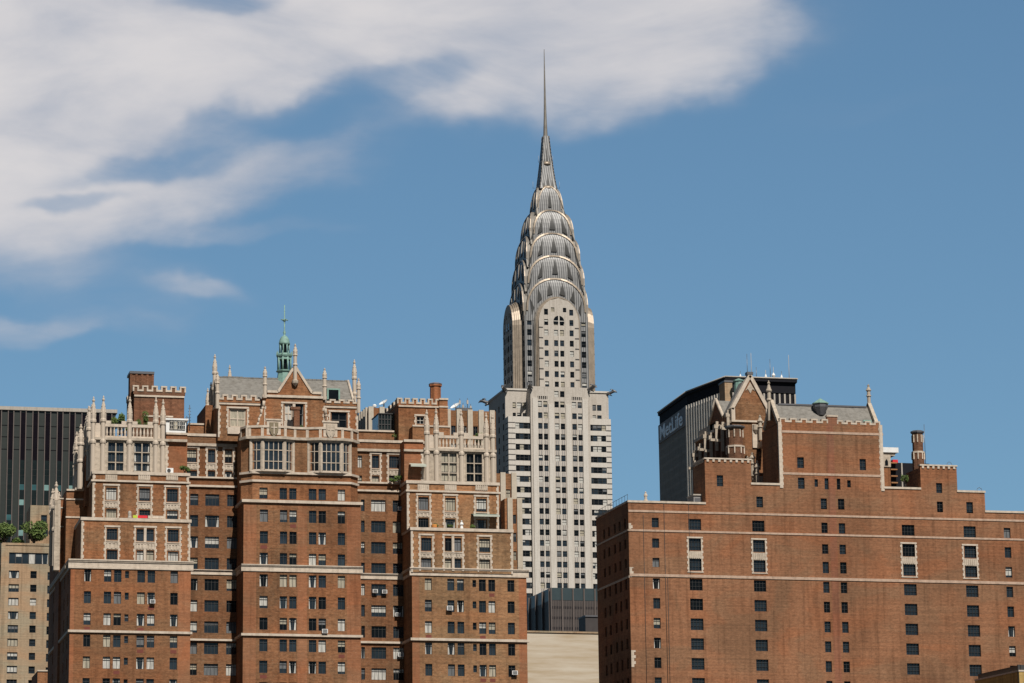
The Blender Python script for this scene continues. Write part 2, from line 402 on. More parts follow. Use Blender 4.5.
class Windows:
    def __init__(s, root, cap=98): s.root = root; s.L = []; s.cap = cap
    def add(s, pl, w, style, depth=.28, base=None, name='window'): s.L.append((pl, w, style, depth, name))
    def finish(s):
        def area(e):
            pl, w = e[0], e[1]; c = pl.pt((w[0]+w[1])/2, (w[2]+w[3])/2); d = c-CAMP; z = d.dot(fwd)
            x = CX+F*d.dot(rgt)/z; y = CY-F*d.dot(upv)/z
            ok = 0 <= x <= 1024 and 0 <= y <= 683
            return (abs(w[1]-w[0])*abs(w[3]-w[2])*abs(pl.N.dot(d.normalized()))/z/z) * (1 if ok else 1e-6)
        s.L.sort(key=area, reverse=True)
        for k, e in enumerate(s.L[:s.cap]):
            mb = MB(); win_mesh(mb, e[0], e[1], e[2], e[3])
            c = e[0].pt((e[1][0]+e[1][1])/2, e[1][2]); mb.build(e[4], s.root, origin=c)
        if len(s.L) > s.cap:
            mb = MB()
            for e in s.L[s.cap:]: win_mesh(mb, e[0], e[1], e[2], e[3])
            tag(mb.build('smaller_windows', s.root), kind='stuff')

ST = dict(frame=FRM, v=1, hs=[.72], lit=.34, deep=.22)                      # apartment casement
ST3 = dict(frame=FRM, v=3, hs=[.74], lit=.34, deep=.22)
STS = dict(frame=FRM, v=0, hs=[.5], lit=.12, deep=.4, nb=1)
STG = dict(frame=FRM, v=3, hs=[.36,.72], lit=.03, deep=.2, t=.04, nb=1)        # steel grid sash of the north block
STN = dict(frame=FRM, v=1, hs=[.36,.72], lit=.10, deep=.5, t=.045, nb=1)
STC = dict(frame=FRML, v=1, h=1, lit=.2, deep=.3, t=.06)

def bxs(mb_list, name, root):
    mb = MB()
    for a in mb_list: mb.box(*a)
    return mb.build(name, root)

# pinnacle, baluster and other repeated trim are modelled once and copied
def pinnacle_mesh():
    mb = MB()
    prof = [(1,0),(1,.40),(1.3,.41),(1.38,.43),(1.3,.445),(1.0,.46),(1.0,.66),(1.35,.675),(1.35,.70),(1.12,.715),(1.25,.76),(1.2,.80),(.95,.85),(.62,.90),(.36,.925),(.62,.94),(.66,.955),(.30,.965),(.36,.985),(.05,1.0)]
    mb.lathe((0,0,0), prof, 8, CREAM, math.pi/8)
    for k in range(4):                                        # crockets
        a = math.pi/4+math.pi/2*k
        for (r, z) in ((1.15,.79),(.8,.87)): mb.lathe((r*math.cos(a), r*math.sin(a), z-.012), [(.05,0),(.26,.008),(.24,.018),(.03,.026)], 5, CREAM)
    me = mb.build('pinnacle_template'); d = me.data; bpy.data.objects.remove(me); d.name = 'pinnacle'; return d
def slim_mesh():
    mb = MB()
    prof = [(1,0),(1,.48),(1.5,.50),(1.5,.53),(1.0,.55),(1.0,.70),(1.45,.72),(1.6,.75),(1.25,.78),(.8,.85),(.45,.90),(.75,.92),(.8,.94),(.3,.96),(.4,.98),(.05,1)]
    mb.lathe((0,0,0), prof, 8, CREAM2, math.pi/8)
    me = mb.build('slim_template'); d = me.data; bpy.data.objects.remove(me); d.name = 'slim_pinnacle'; return d
PIN, SLIM = pinnacle_mesh(), slim_mesh()
def pin(root, x, y, z0, z1, r, mesh=None, name='pinnacle'):
    o = bpy.data.objects.new(name, mesh or PIN); COL.objects.link(o); o.parent = root
    o.location = Vector((x,y,z0)) - rootloc(root); o.scale = (r, r, z1-z0); return o

def battlement(mb, pl, u0, u1, zb, zc, zt, n, mat=CREAM, d=.18, th=.7, wall=BR, phase=0):
    """merlons with a pale coping that steps up and down over them"""
    n = max(1, n); seg = (u1-u0)/(2*n+1)
    mb.pbox(pl, u0, u1, zb, zc, -th, 0, wall)
    for k in range(2*n+1):
        a, b = u0+seg*k, u0+seg*(k+1)
        if k % 2 == phase:
            mb.pbox(pl, a+.04, b-.04, zc, zt-.22, -th, .002, wall); mb.pbox(pl, a-.10, b+.10, zt-.22, zt, -th-.05, d*.6, mat)
            mb.pbox(pl, a-.10, a+.12, zc, zt-.22, -.4, d*.5, mat); mb.pbox(pl, b-.12, b+.10, zc, zt-.22, -.4, d*.5, mat)
        else: mb.pbox(pl, a+.10, b-.10, zc, zc+.26, -th-.05, d*.6, mat)
def surround(root, pl, u0, u1, z0, z1, wins, spand=None, name='window_surround'):
    """quoined pale frame around a bay; wins = openings inside; spand = (z0,z1) fluted panel between floors"""
    mb = MB(); w = .20; z = z0; k = 0
    while z < z1-.05:
        h = min(.42, z1-z); e = .13 if k % 2 else 0.0
        mb.pbox(pl, u0-e, u0+w, z, z+h-.02, 0, .07, CREAM); mb.pbox(pl, u1-w, u1+e, z, z+h-.02, 0, .07, CREAM); z += h; k += 1
    mb.pbox(pl, u0-.1, u1+.1, z1, z1+.24, 0, .12, CREAM)
    if spand:
        mb.pbox(pl, u0+w, u1-w, spand[0], spand[1], 0, .045, CREAM2)
        n = int((u1-u0-2*w)/.42)
        for q in range(n):
            a = u0+w+(u1-u0-2*w)*(q+.25)/n; mb.pbox(pl, a, a+.2, spand[0]+.12, spand[1]-.3, .045, .11, CREAM)
        mb.pbox(pl, u0+w, u1-w, spand[1]-.12, spand[1], .045, .16, CREAM)
        mb.pbox(pl, u0+w, u1-w, spand[1]-.36, spand[1]-.24, .045, .12, CREAM)
    ws = sorted(wins)
    for a, b in zip(ws, ws[1:]):                              # central mullion of a double bay
        if b[0]-a[1] < 1.5: mb.pbox(pl, a[1], b[0], z0, z1, 0, .08, CREAM)
    return mb.build(name, root)
def quoins(mb, pl, u, z0, z1, sgn, mat=CREAM, w=.27):
    z = z0; k = 0
    while z < z1-.05:
        h = min(.45, z1-z); e = w*(1.35 if k % 2 else .85)
        a, b = (u, u+e) if sgn > 0 else (u-e, u)
        mb.pbox(pl, a, b, z, z+h-.015, .0, .05, mat); z += h; k += 1
def band(root, pl, u0, u1, z0, z1, proj, mat=CREAM, name='string_course', back=.3, prof=True, ext=(0,0)):
    mb = MB(); h = z1-z0; u0 -= ext[0]; u1 += ext[1]
    if prof and h > .5:
        mb.pbox(pl, u0, u1, z0, z0+h*.22, -back, proj*.45, mat); mb.pbox(pl, u0, u1, z0+h*.22, z0+h*.72, -back, proj*.3, mat)
        mb.pbox(pl, u0, u1, z0+h*.72, z0+h*.86, -back, proj*.7, mat); mb.pbox(pl, u0, u1, z0+h*.86, z1, -back, proj, mat)
    else: mb.pbox(pl, u0, u1, z0, z1, -back, proj, mat)
    return mb.build(name, root)

# ------------------------------------------------------------------ ground and water
g = MB(); ASPH = plain('asphalt_and_roofs', (.045,.042,.04), .95, nscale=.02, var=.3)
g.face([(-9000,230,0),(9000,230,0),(9000,14000,0),(-9000,14000,0)], ASPH); struct('ground', g)
g = MB(); WAT = plain('river_water', (.03,.05,.05), .12, var=.2, nscale=.1)
g.face([(-9000,-3000,-1.5),(9000,-3000,-1.5),(9000,230.5,-1.5),(-9000,230.5,-1.5)], WAT); struct('water', g)
g = MB(); g.box(-9000,9000,229,230.5,-3,.6,CONCD); struct('river_wall', g)

def rows_z(px, y0, dy, h, n, Y): return [(fz(px, y0+dy*k+h, Y), fz(px, y0+dy*k, Y)) for k in range(n)]
def cols_x(cols, py, Y): return [(fx(a,py,Y), fx(b,py,Y)) for a,b in cols]
def wp(x0,x1,y0,y1,Y):
    xc, yc = (x0+x1)/2, (y0+y1)/2
    return (fx(x0,yc,Y), fx(x1,yc,Y), fz(xc,y1,Y), fz(xc,y0,Y))
def body(root, name, u0, u1, Yf, Yb, z0, z1, mat, wf=(), wl=(), wr=(), zones=(), depth=.28, roof=ROOFM):
    mb = MB()
    facade(mb, front(Yf), u0, u1, z0, z1, list(wf), mat, depth, zones)
    facade(mb, left(u0), -Yb, -Yf, z0, z1, list(wl), mat, depth)
    facade(mb, right(u1), Yf, Yb, z0, z1, list(wr), mat, depth)
    mb.face([(u1,Yb,z0),(u0,Yb,z0),(u0,Yb,z1),(u1,Yb,z1)], mat)
    mb.face([(u0,Yf,z1),(u1,Yf,z1),(u1,Yb,z1),(u0,Yb,z1)], roof)
    return mb.build(name, root)

# ================================================================== LEFT: three-winged brick apartment block
A = empty('apartment_building', (fx(295,600,405), 400, 0), 'red brown brick apartment block with three projecting wings, pale bands, stone pinnacles and a gable', 'building')
WN = Windows(A, 98)
rnd = random.Random(11)
YA_, YB_, YC_, YL_ = 400.0, 401.5, 402.0, 408.0
# ---- lower storeys of the three wings and the two recessed links
def wing(px0, px1, Yf, Yb, ztop, cols, small, y0, dy, h, n, pxr, matc, zonepx, yref=620, sidecols=()):
    u0, u1 = fx(px0,yref,Yf), fx(px1,yref,Yf); fr = front(Yf); lf = left(u0)
    rows = rows_z(pxr, y0, dy, h, n, Yf); ho = []
    for (a,b) in cols_x(cols, yref, Yf):
        for (v0,v1) in rows: ho.append((a,b,v0,v1)); WN.add(fr, (a,b,v0,v1), ST if b-a < 1.7 else ST3)
    for (a,b) in cols_x(small, yref, Yf):
        for (v0,v1) in rows: w = (a,b,v1-(v1-v0)*.66,v1-.1); ho.append(w); WN.add(fr, w, STS)
    hl = []
    for yy in sidecols:
        for (v0,v1) in rows: w = (-yy-.55,-yy+.55,v0,v1); hl.append(w); WN.add(lf, w, ST)
    z = [(fx(a,yref,Yf), fx(b,yref,Yf), m) for a,b,m in zonepx]
    body(A, 'wall', u0, u1, Yf, Yb, 0, ztop, matc, ho, hl, (), z)
    for (v0,v1) in rows[::1]:                                # reddish vent panels below some windows
        for (a,b) in cols_x(cols, yref, Yf):
            if rnd.random() < .10:
                mb = MB(); mb.pbox(fr, a+.1, b-.1, v0-.75, v0-.28, -.02, .012, REDP); mb.build('vent_panel', A, origin=fr.pt(a, v0-.75))
    return u0, u1
zA = fz(130,567,YA_); zB = fz(300,502.5,YB_); zC = fz(470,573.5,YC_)
colsA = [(83.5,90.6),(103.4,110.8),(113.4,120.9),(136.7,144.5),(147,154.6),(170,177.5)]
uA = wing(69.8,190.4,YA_,435,zA,colsA,[(124.4,128.4)],569.4,21.72,12,9,87,BR,[(60,74,BRR),(178.5,195,BRR)],sidecols=(404,410,416,422,428))
colsB = [(259.4,267.6),(279.6,287),(289.2,296.5),(308.8,316.4),(318.5,326),(337.8,345.2)]
uB = wing(243,360.7,YB_,425,zB,colsB,[],509.4,21.6,12.3,12,262,BR,[(235,256,BRR),(297.5,307,BRR),(347,365,BRR)])
colsC = [(425,432),(447.6,454.6),(457.4,464.2),(479.2,486.2),(488.7,495.5),(507.8,514.8)]
uC = wing(412.2,526.9,YC_,432,zC,colsC,[(472.8,476.5)],578.3,21.4,11.8,8,428,BRY,[(400,419.5,BRR),(519,530,BRR)])
# links
def link(x0,x1,Yf,Yb,ztop,cols,y0,dy,h,n,pxr,extra,mat,yref):
    u0,u1 = fx(x0,yref,Yf)-3, fx(x1,yref,Yf)+3; fr = front(Yf); ho = []
    rows = rows_z(pxr,y0,dy,h,n,Yf)
    for (a,b) in cols_x(cols,yref,Yf):
        for (v0,v1) in rows: ho.append((a,b,v0,v1)); WN.add(fr,(a,b,v0,v1), ST3 if b-a > 1.5 else ST)
    for w in extra: ho.append(w); WN.add(fr,w,ST3 if w[1]-w[0] > 1.2 else ST)
    body(A,'link_wall',u0,u1,Yf,Yb,0,ztop,mat,ho)
    return u0,u1
zL1 = fz(212,436.5,YL_); zL2 = fz(382,442.5,YL_)
e1 = [wp(186.9,196.6,449.4,462,YL_),wp(208,215,449.8,462.3,YL_),wp(225,232,450.3,462.8,YL_),wp(187,197,470.8,476.6,YL_),wp(208,215,471,477,YL_),wp(225,232,471.5,477.3,YL_)]
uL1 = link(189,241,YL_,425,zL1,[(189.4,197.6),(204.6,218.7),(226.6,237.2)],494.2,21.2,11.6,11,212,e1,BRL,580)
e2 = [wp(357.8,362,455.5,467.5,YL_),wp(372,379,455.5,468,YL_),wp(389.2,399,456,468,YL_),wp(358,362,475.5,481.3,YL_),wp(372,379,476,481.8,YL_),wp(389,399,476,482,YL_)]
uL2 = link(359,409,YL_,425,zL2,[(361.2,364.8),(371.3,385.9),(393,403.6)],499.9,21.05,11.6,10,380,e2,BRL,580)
fL = front(YL_)
for (a,b,ws) in ((185,198.6,(e1[0],)),(206.2,216.8,(e1[1],)),(223.2,234,(e1[2],))): surround(A, fL, fx(a,463,YL_), fx(b,463,YL_), fz(212,477.2,YL_), fz(212,448.5,YL_), ws, (fz(212,470,YL_), fz(212,463,YL_)))
for (a,b,ws) in ((370.3,381,(e2[1],)),(387.4,400.8,(e2[2],))): surround(A, fL, fx(a,469,YL_), fx(b,469,YL_), fz(382,482.5,YL_), fz(382,454.3,YL_), ws, (fz(382,475.3,YL_), fz(382,468.8,YL_)))
# bands : wings
fA,fB,fC = front(YA_),front(YB_),front(YC_)
def band_all(root,u0,u1,Yf,Yb,z0,z1,pr,mat=CREAM,name='string_course',sides=True):
    o = band(root, front(Yf), u0, u1, z0, z1, pr, mat, name, ext=(pr,pr))
    if sides:
        band(root, left(u0), -Yb, -Yf-.01, z0, z1, pr-.004, mat, name)
    return o
band_all(A,*uA,YA_,434,fz(130,569.4,YA_),fz(130,560.2,YA_),.34,name='cornice')
band_all(A,*uA,YA_,434,fz(130,633.2,YA_),fz(130,630.8,YA_),.25)
band_all(A,*uB,YB_,424,fz(300,572.2,YB_),fz(300,565.2,YB_),.30,name='cornice')
band_all(A,*uB,YB_,424,fz(300,636.6,YB_),fz(300,634.2,YB_),.28)
band_all(A,*uB,YB_,424,fz(300,503.6,YB_),fz(300,500.8,YB_),.3,name='coping')
band_all(A,*uC,YC_,430,fz(470,576.6,YC_),fz(470,568.6,YC_),.34,name='cornice')
band_all(A,*uC,YC_,430,fz(470,641.4,YC_),fz(470,638.8,YC_),.28)
for (px,u,ys) in ((212,uL1,[(569.8,574.8),(639,641),(485.4,487.4),(477,478.6)]),(382,uL2,[(573.6,579.4),(641.5,643.6),(490.2,492),(482.2,484)])):
    for a,b in ys: band(A, fL, u[0], u[1], fz(px,b,YL_), fz(px,a,YL_), .3)
    t0 = zL1 if px < 300 else zL2
    band(A, fL, u[0], u[1], t0-.02, t0+.35, .15, name='coping'); band(A, fL, u[0], u[1], fz(px,(446.6 if px<300 else 452),YL_), fz(px,(443.8 if px<300 else 449.4),YL_), .32, CREAM2)

# ---- wings A and C : two set-back terraces, then the pinnacled lantern storey
def tier(u0,u1,Yf,Yb,z0,z1,mat,bays,quoin=True,topm=CREAM,cop=.32,panels=None):
    fr = front(Yf); ho = []
    for (bw, ws, sp) in bays: ho += ws
    body(A,'terrace_wall',u0,u1,Yf,Yb,z0,z1,mat,ho)
    for (bw, ws, sp) in bays:
        for w in ws: WN.add(fr,w,ST3 if w[1]-w[0] > 1.3 else ST)
        surround(A,fr,bw[0],bw[1],max(bw[2],z0),bw[3],[w for w in ws if w[3] > (bw[2]+bw[3])/2],sp)
    mb = MB(); quoins(mb,fr,u0,z0,z1,1); quoins(mb,left(u0),-Yf,z0,z1,-1); mb.build('corner_quoins',A); mb = MB(); quoins(mb,fr,u1,z0,z1,-1); mb.build('corner_quoins',A)
    band_all(A,u0,u1,Yf,Yb-1,z1-cop+.01,z1+.12,.16,topm,'coping')
def bay(bx,by,wins,sp,Y): return (wp(bx[0],bx[1],by[0],by[1],Y), [wp(*w,Y) for w in wins], (fz((bx[0]+bx[1])/2,sp[1],Y), fz((bx[0]+bx[1])/2,sp[0],Y)))
Y1,Y2,Y3 = 401.8,403.4,405.0
# wing A
tier(fx(81.4,540,Y1),fx(190.2,540,Y1),Y1,432,zA,fz(135,519.2,Y1),BRT,[
  bay((104.6,119.4),(527.2,566),[(106.8,117.3,528.6,539.8),(106.8,117.3,550,561)],(540.8,549.2),Y1),
  bay((134.2,156),(527.6,567),[(136.6,143.8,529,541),(146.4,153.9,529,541),(136.6,143.8,550.5,562),(146.4,153.9,550.5,562)],(541.8,549.8),Y1),
  bay((165.4,180.8),(528.2,567),[(167.9,178.6,529.6,541.7),(167.9,178.6,551.5,563)],(542.6,550.6),Y1)])
zA2 = fz(140,472.8,Y2)
tier(fx(92.6,500,Y2),fx(188.8,500,Y2),Y2,430,fz(135,519.2,Y1),zA2,BRT,[
  bay((103.4,119),(485.7,519),[(106.2,116.6,487.6,499.8),(106.2,116.6,508.8,519)],(500.8,508),Y2),
  bay((137,152),(486.3,520),[(139.4,150,488.2,500.8),(139.4,150,510,520)],(501.6,509),Y2),
  bay((164.4,180),(487.2,520),[(167,177.8,489,501.8),(167,177.8,510.5,520)],(502.6,509.8),Y2)])
def fluted(fr,px,py0,py1,Y,list_):
    for (a,b) in list_:
        mb = MB(); w = wp(a,b,py0,py1,Y); mb.pbox(fr,*w,0,.08,CREAM2)
        n = 6
        for k in range(n): x = w[0]+(w[1]-w[0])*(k+.25)/n; mb.pbox(fr,x,x+(w[1]-w[0])/n*.5,w[2]+.1,w[3]-.1,.08,.14,CREAM)
        mb.build('fluted_panel',A)
band_all(A,fx(92.6,480,Y2),fx(188.8,480,Y2),Y2,429,fz(140,482.6,Y2),fz(140,480.8,Y2),.22)
fluted(front(Y2),0,474.5,480.4,Y2,[(105.2,117.2),(138.2,150.2),(166,178)])
# wing C
tier(fx(411.2,550,Y1),fx(512.6,550,Y1),Y1,428,zC,fz(460,529.2,Y1),BRY,[
  bay((419.2,433.6),(535.4,571),[(421.2,431.4,537.8,550.8),(421.2,431.4,558.3,570)],(551.8,557.8),Y1),
  bay((443.2,463.6),(535.9,571),[(445,451.6,538,551),(454.2,461.2,538,551),(445,451.6,558.8,570),(454.2,461.2,558.8,570)],(552,558.2),Y1),
  bay((477.4,491.6),(536.7,572),[(479.4,490,538.9,552),(479.4,490,559.8,571)],(553.2,559.4),Y1)])
zC2 = fz(455,482.4,Y2)
tier(fx(407.2,510,Y2),fx(498.8,510,Y2),Y2,427,fz(460,529.2,Y1),zC2,BRY,[
  bay((416.6,430.8),(495.2,528),[(418.4,428.6,497,509.8),(418.4,428.6,518,528)],(511,517.2),Y2),
  bay((443.4,457.6),(495.8,528),[(445.4,455.4,497.8,510.8),(445.4,455.4,519,528)],(511.8,518),Y2),
  bay((474.4,488.6),(496.8,529),[(476.4,486.6,498.6,511.6),(476.4,486.6,519.8,529)],(512.6,519),Y2)])
band_all(A,fx(407.2,490,Y2),fx(498.8,490,Y2),Y2,426,fz(455,492.8,Y2),fz(455,491,Y2),.22)
fluted(front(Y2),0,484.5,490.6,Y2,[(417.5,429),(444.5,456.5),(475.2,487.6)])
# lantern storeys
BIGW = dict(frame=FRM, v=3, hs=[.33,.68], lit=.22, deep=.1, t=.07)
def lantern(u0,u1,Yf,Yb,z0,zs,zb,zt,wins,piers,tips,r,mat,ub):
    zb = zs+.25
    """stone storey: tall windows between octagonal piers that rise into pinnacles above a balustrade"""
    fr = front(Yf); ho = [w for w in wins]
    body(A,'lantern_wall',u0,u1,Yf,Yb,z0,zb,mat,ho)
    for w in wins:
        WN.add(fr,w,BIGW)
        mb = MB(); c = (w[0]+w[1])/2; mb.pbox(fr,c-.08,c+.08,w[2],w[3],-.25,.02,CREAM2)
        for k in (.29,.66): mb.pbox(fr,w[0],w[1],w[2]+(w[3]-w[2])*k-.06,w[2]+(w[3]-w[2])*k+.06,-.25,.015,CREAM2)
        for e in (w[0]-.12,w[1]): mb.pbox(fr,e,e+.12,w[2],w[3],0,.1,CREAM2)
        mb.build('window_tracery',A)
    for px_x, tip in zip(piers,tips): pin(A,px_x,Yf-.12,z0,tip,r)
    band(A,fr,u0,ub,zs-.18,zs+.18,.38,CREAM2)
    mb = MB(); zbal = zs+.45                                   # balustrade between the piers
    for a,b in zip(piers,piers[1:]):
        if b-a < 2.2: mb.pbox(fr,a,b,zs,zt-.3,-.3,-.02,CREAM); continue
        a += r; b -= r
        mb.pbox(fr,a,b,zs+.18,zbal,-.35,.05,CREAM); mb.pbox(fr,a,b,zt-.75,zt-.35,-.35,.05,CREAM)
        mb.pbox(fr,a,a+.8,zt-.36,zt+.1,-.35,.05,CREAM); mb.pbox(fr,b-.8,b,zt-.36,zt+.1,-.35,.05,CREAM)
        n = 6
        for k in range(n):
            x = a+(b-a)*(k+.5)/n; mb.lathe((x,Yf+.15,zbal), [(.09,0),(.17,(zt-.75-zbal)*.35),(.09,(zt-.75-zbal)*.75),(.14,(zt-.75-zbal))], 6, CREAM)
    mb.build('balustrade',A)
def X3(p,y=440): return fx(p,y,Y3)
zs = fz(130,439.5,Y3)
wA = [wp(107.9,123.4,442.4,470.5,Y3),wp(134,149.8,443,471,Y3)]
pA = [X3(v) for v in (92.9,102.8,129.3,155.4,162.6)]
tA = [fz(92.9,396.5,Y3),fz(102.8,395.6,Y3),fz(129.3,396.6,Y3),fz(155.4,397.2,Y3),fz(162.6,399.3,Y3)]
lantern(X3(92),X3(166.3),Y3,414,zA2-.4,zs,zs+1.0,fz(130,422,Y3),wA,pA,tA,.33,CREAM2,X3(187))
body(A,'lantern_side_wall',X3(166.3),X3(187.4),Y3+.15,418,zA2-.4,fz(177,434,Y3),BRR)
mb = MB(); quoins(mb,front(Y3+.15),X3(166.3),zA2,zs,1); mb.build('corner_quoins',A)
band(A,front(Y3+.15),X3(166.3),X3(187.4),fz(177,434.6,Y3),fz(177,432.6,Y3),.2,name='coping')
# side elevation of wing A: more piers going back
for k,(dy,tp) in enumerate(((4.5,1.0),(9,.0))):
    pin(A,X3(92.6)-.1,Y3+dy,zA2-.4,tA[0]-1.2+tp*.6,.36)
zs2 = fz(465,450.6,Y3)
wC = [wp(441.2,456.6,453.2,481,Y3),wp(466.4,482,454,481.6,Y3)]
X3c = lambda p: fx(p,450,Y3)
pC = [X3c(v) for v in (426.7,436.1,461.2,486.2,492.6)]
tC = [fz(426.7,409.6,Y3),fz(436.1,408.4,Y3),fz(461.2,410,Y3),fz(486.2,412.6,Y3),fz(492.6,413.6,Y3)]
lantern(X3c(423.4),X3c(496),Y3,414,zC2-.4,zs2,zs2+1.0,fz(465,433.6,Y3),wC,pC,tC,.33,CREAM2,X3c(496))
pin(A,X3c(473.5),413,zs2,fz(473.5,424,413),.3); 
body(A,'lantern_side_wall',X3c(404.4),X3c(423.4),Y3+.15,418,zC2-.4,fz(414,440.5,Y3),BRR)
band(A,front(Y3+.15),X3c(403.8),X3c(423.4),fz(414,442,Y3),fz(414,439.6,Y3),.25,name='coping'); band(A,front(Y3+.15),X3c(403.8),X3c(423.4),fz(414,451.6,Y3),fz(414,449.4,Y3),.3,CREAM2)
mb = MB(); quoins(mb,front(Y3+.15),X3c(423.4),zC2,zs2,-1); mb.build('corner_quoins',A)
# awnings
mb = MB(); w = wp(471,497,514,516.4,Y2); mb.face([(w[0],Y2,w[3]),(w[0],Y2-1.6,w[2]),(w[1],Y2-1.6,w[2]),(w[1],Y2,w[3])],AWN); mb.box(w[0],w[1],Y2-1.65,Y2-1.55,w[2]-.25,w[2]+.05,AWNP); tag(mb.build('awning',A),'green awning over a terrace door')
mb = MB(); w = wp(409,424.5,463.5,466,Y3); mb.face([(w[0],Y3,w[3]),(w[0],Y3-1.3,w[2]),(w[1],Y3-1.3,w[2]),(w[1],Y3,w[3])],AWNP); mb.box(w[0],w[1],Y3-1.35,Y3-1.25,w[2]-.3,w[2]+.05,AWNP); tag(mb.build('awning',A),'pale striped awning over a corner window')

# ---- roof-top blocks with battlements and chimneys
def roofblock(px0,px1,pyt,pyb,Yf,Yb,mat,wins=(),npts=6,zc=.95,pyref=None,zones=()):
    pc = (px0+px1)/2; yr = pyref or (pyt+pyb)/2
    u0,u1 = fx(px0,yr,Yf),fx(px1,yr,Yf); z1 = fz(pc,pyt,Yf); z0 = fz(pc,pyb,Yf)
    ws = [wp(*w,Yf) for w in wins]
    body(A,'stair_tower_wall',u0,u1,Yf,Yb,z0-4,z1-zc-.3,mat,ws)
    for w in ws: WN.add(front(Yf),w,STC)
    mb = MB(); battlement(mb,front(Yf),u0-.12,u1+.12,z1-zc-.3,z1-zc+.1,z1,npts,wall=mat); battlement(mb,left(u0),-Yb,-Yf-.72,z1-zc-.3,z1-zc+.1,z1,3,wall=mat)
    mb.build('battlement',A)
    return u0,u1,z1
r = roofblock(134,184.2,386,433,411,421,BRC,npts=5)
band(A,front(411),r[0],r[1],fz(159,397.3,411),fz(159,395.6,411),.18); band(A,front(411),r[0]+1.5,r[1]-1.6,fz(159,417.2,411),fz(159,415.6,411),.1)
mb = MB(); w = wp(166,186,420.4,432.6,406.5); 
mb.box(w[0],w[1],406.5,411,w[2],w[3],WHITE); mb.box(w[0]-.2,w[1]+.3,406.2,411,w[3],w[3]+.25,WHITE); mb.build('penthouse_wall',A)
for k in range(4):
    a = w[0]+.5+(w[1]-w[0]-.7)*k/4; WN.add(front(406.5-.36),(a,a+.62,w[2]+.45,w[3]-.15),STC)
mb = MB(); u = (fx(131,380,412.5),fx(152.8,380,412.5)); zt = fz(141,372.5,412.5)           # big chimney
mb.box(u[0],u[1],412.5,416,zt-7,zt,BRC); mb.box(u[0]-.2,u[1]+.2,412.3,416.2,zt-.2,zt+.15,LEAD)
for k in range(5): x = u[0]+(u[1]-u[0])*k/4; mb.box(x-.15,x+.15,412.38,412.5,zt-7,zt-.21,BRC)
tag(mb.build('chimney',A),'broad dark chimney with a lead cap')
r = roofblock(398.6,439.2,398.4,441,411,421,BRT,[(416.8,424,416.6,424)],npts=5)
surround(A,front(411),fx(415,420,411),fx(425.6,420,411),fz(420,425.6,411),fz(420,416,411),(),name='window_surround')
band(A,front(411),r[0],r[1],fz(419,407.4,411),fz(419,405.8,411),.18)
body(A,'stair_tower_wall',fx(439.4,410,410.6),fx(447.8,410,410.6),410.6,420,zs2,fz(443,399.6,410.6),BRT)
band(A,front(410.6),fx(439.2,410,410.6),fx(448.2,410,410.6),fz(443,400,410.6),fz(443,398.2,410.6),.15,name='coping'); band(A,front(410.6),fx(439.2,410,410.6),fx(448.2,410,410.6),fz(443,407.6,410.6),fz(443,406,410.6),.12)
body(A,'penthouse_wall',fx(412.6,430,408.6),fx(450,430,408.6),408.6,412,zs2-1,fz(431,426.6,408.6),BRT)
band(A,front(408.6),fx(412.4,430,408.6),fx(450.2,430,408.6),fz(431,427,408.6),fz(431,425.4,408.6),.12,name='coping')
mb = MB(); c = (fx(435.4,392,415),415); zt = fz(435.4,384.2,415)
mb.lathe((c[0],c[1],zt-5),[(.82,0),(.82,4.6),(.98,4.65),(.98,4.95),(.9,5.1)],8,BRR,math.pi/8); mb.lathe((c[0],c[1],zt-.1),[(1.0,0),(1.0,.14)],8,LEAD,math.pi/8)
tag(mb.build('chimney',A),'octagonal orange brick chimney')
# link roofs
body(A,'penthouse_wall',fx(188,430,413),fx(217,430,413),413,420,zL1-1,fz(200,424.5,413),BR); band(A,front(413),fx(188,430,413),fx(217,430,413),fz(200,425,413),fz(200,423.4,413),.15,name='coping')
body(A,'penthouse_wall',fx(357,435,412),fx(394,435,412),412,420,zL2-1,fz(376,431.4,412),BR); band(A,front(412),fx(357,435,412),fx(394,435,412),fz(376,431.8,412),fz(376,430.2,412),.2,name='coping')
mb = MB(); w = wp(378.6,393.6,414.2,429.8,414)                                  # glazed penthouse on the right link
mb.box(w[0],w[1],414,419,w[2]-1,w[3],GLG)
for k in range(6): x = w[0]+(w[1]-w[0])*k/5; mb.box(x-.06,x+.06,413.9,414,w[2],w[3],FRM)
for k in range(4): z = w[2]+(w[3]-w[2])*k/3; mb.box(w[0],w[1],413.88,414,z-.06,z+.06,FRM)
mb.box(w[0]-.1,w[1]+.1,413.8,419.1,w[3],w[3]+.12,FRM); mb.build('greenhouse',A)

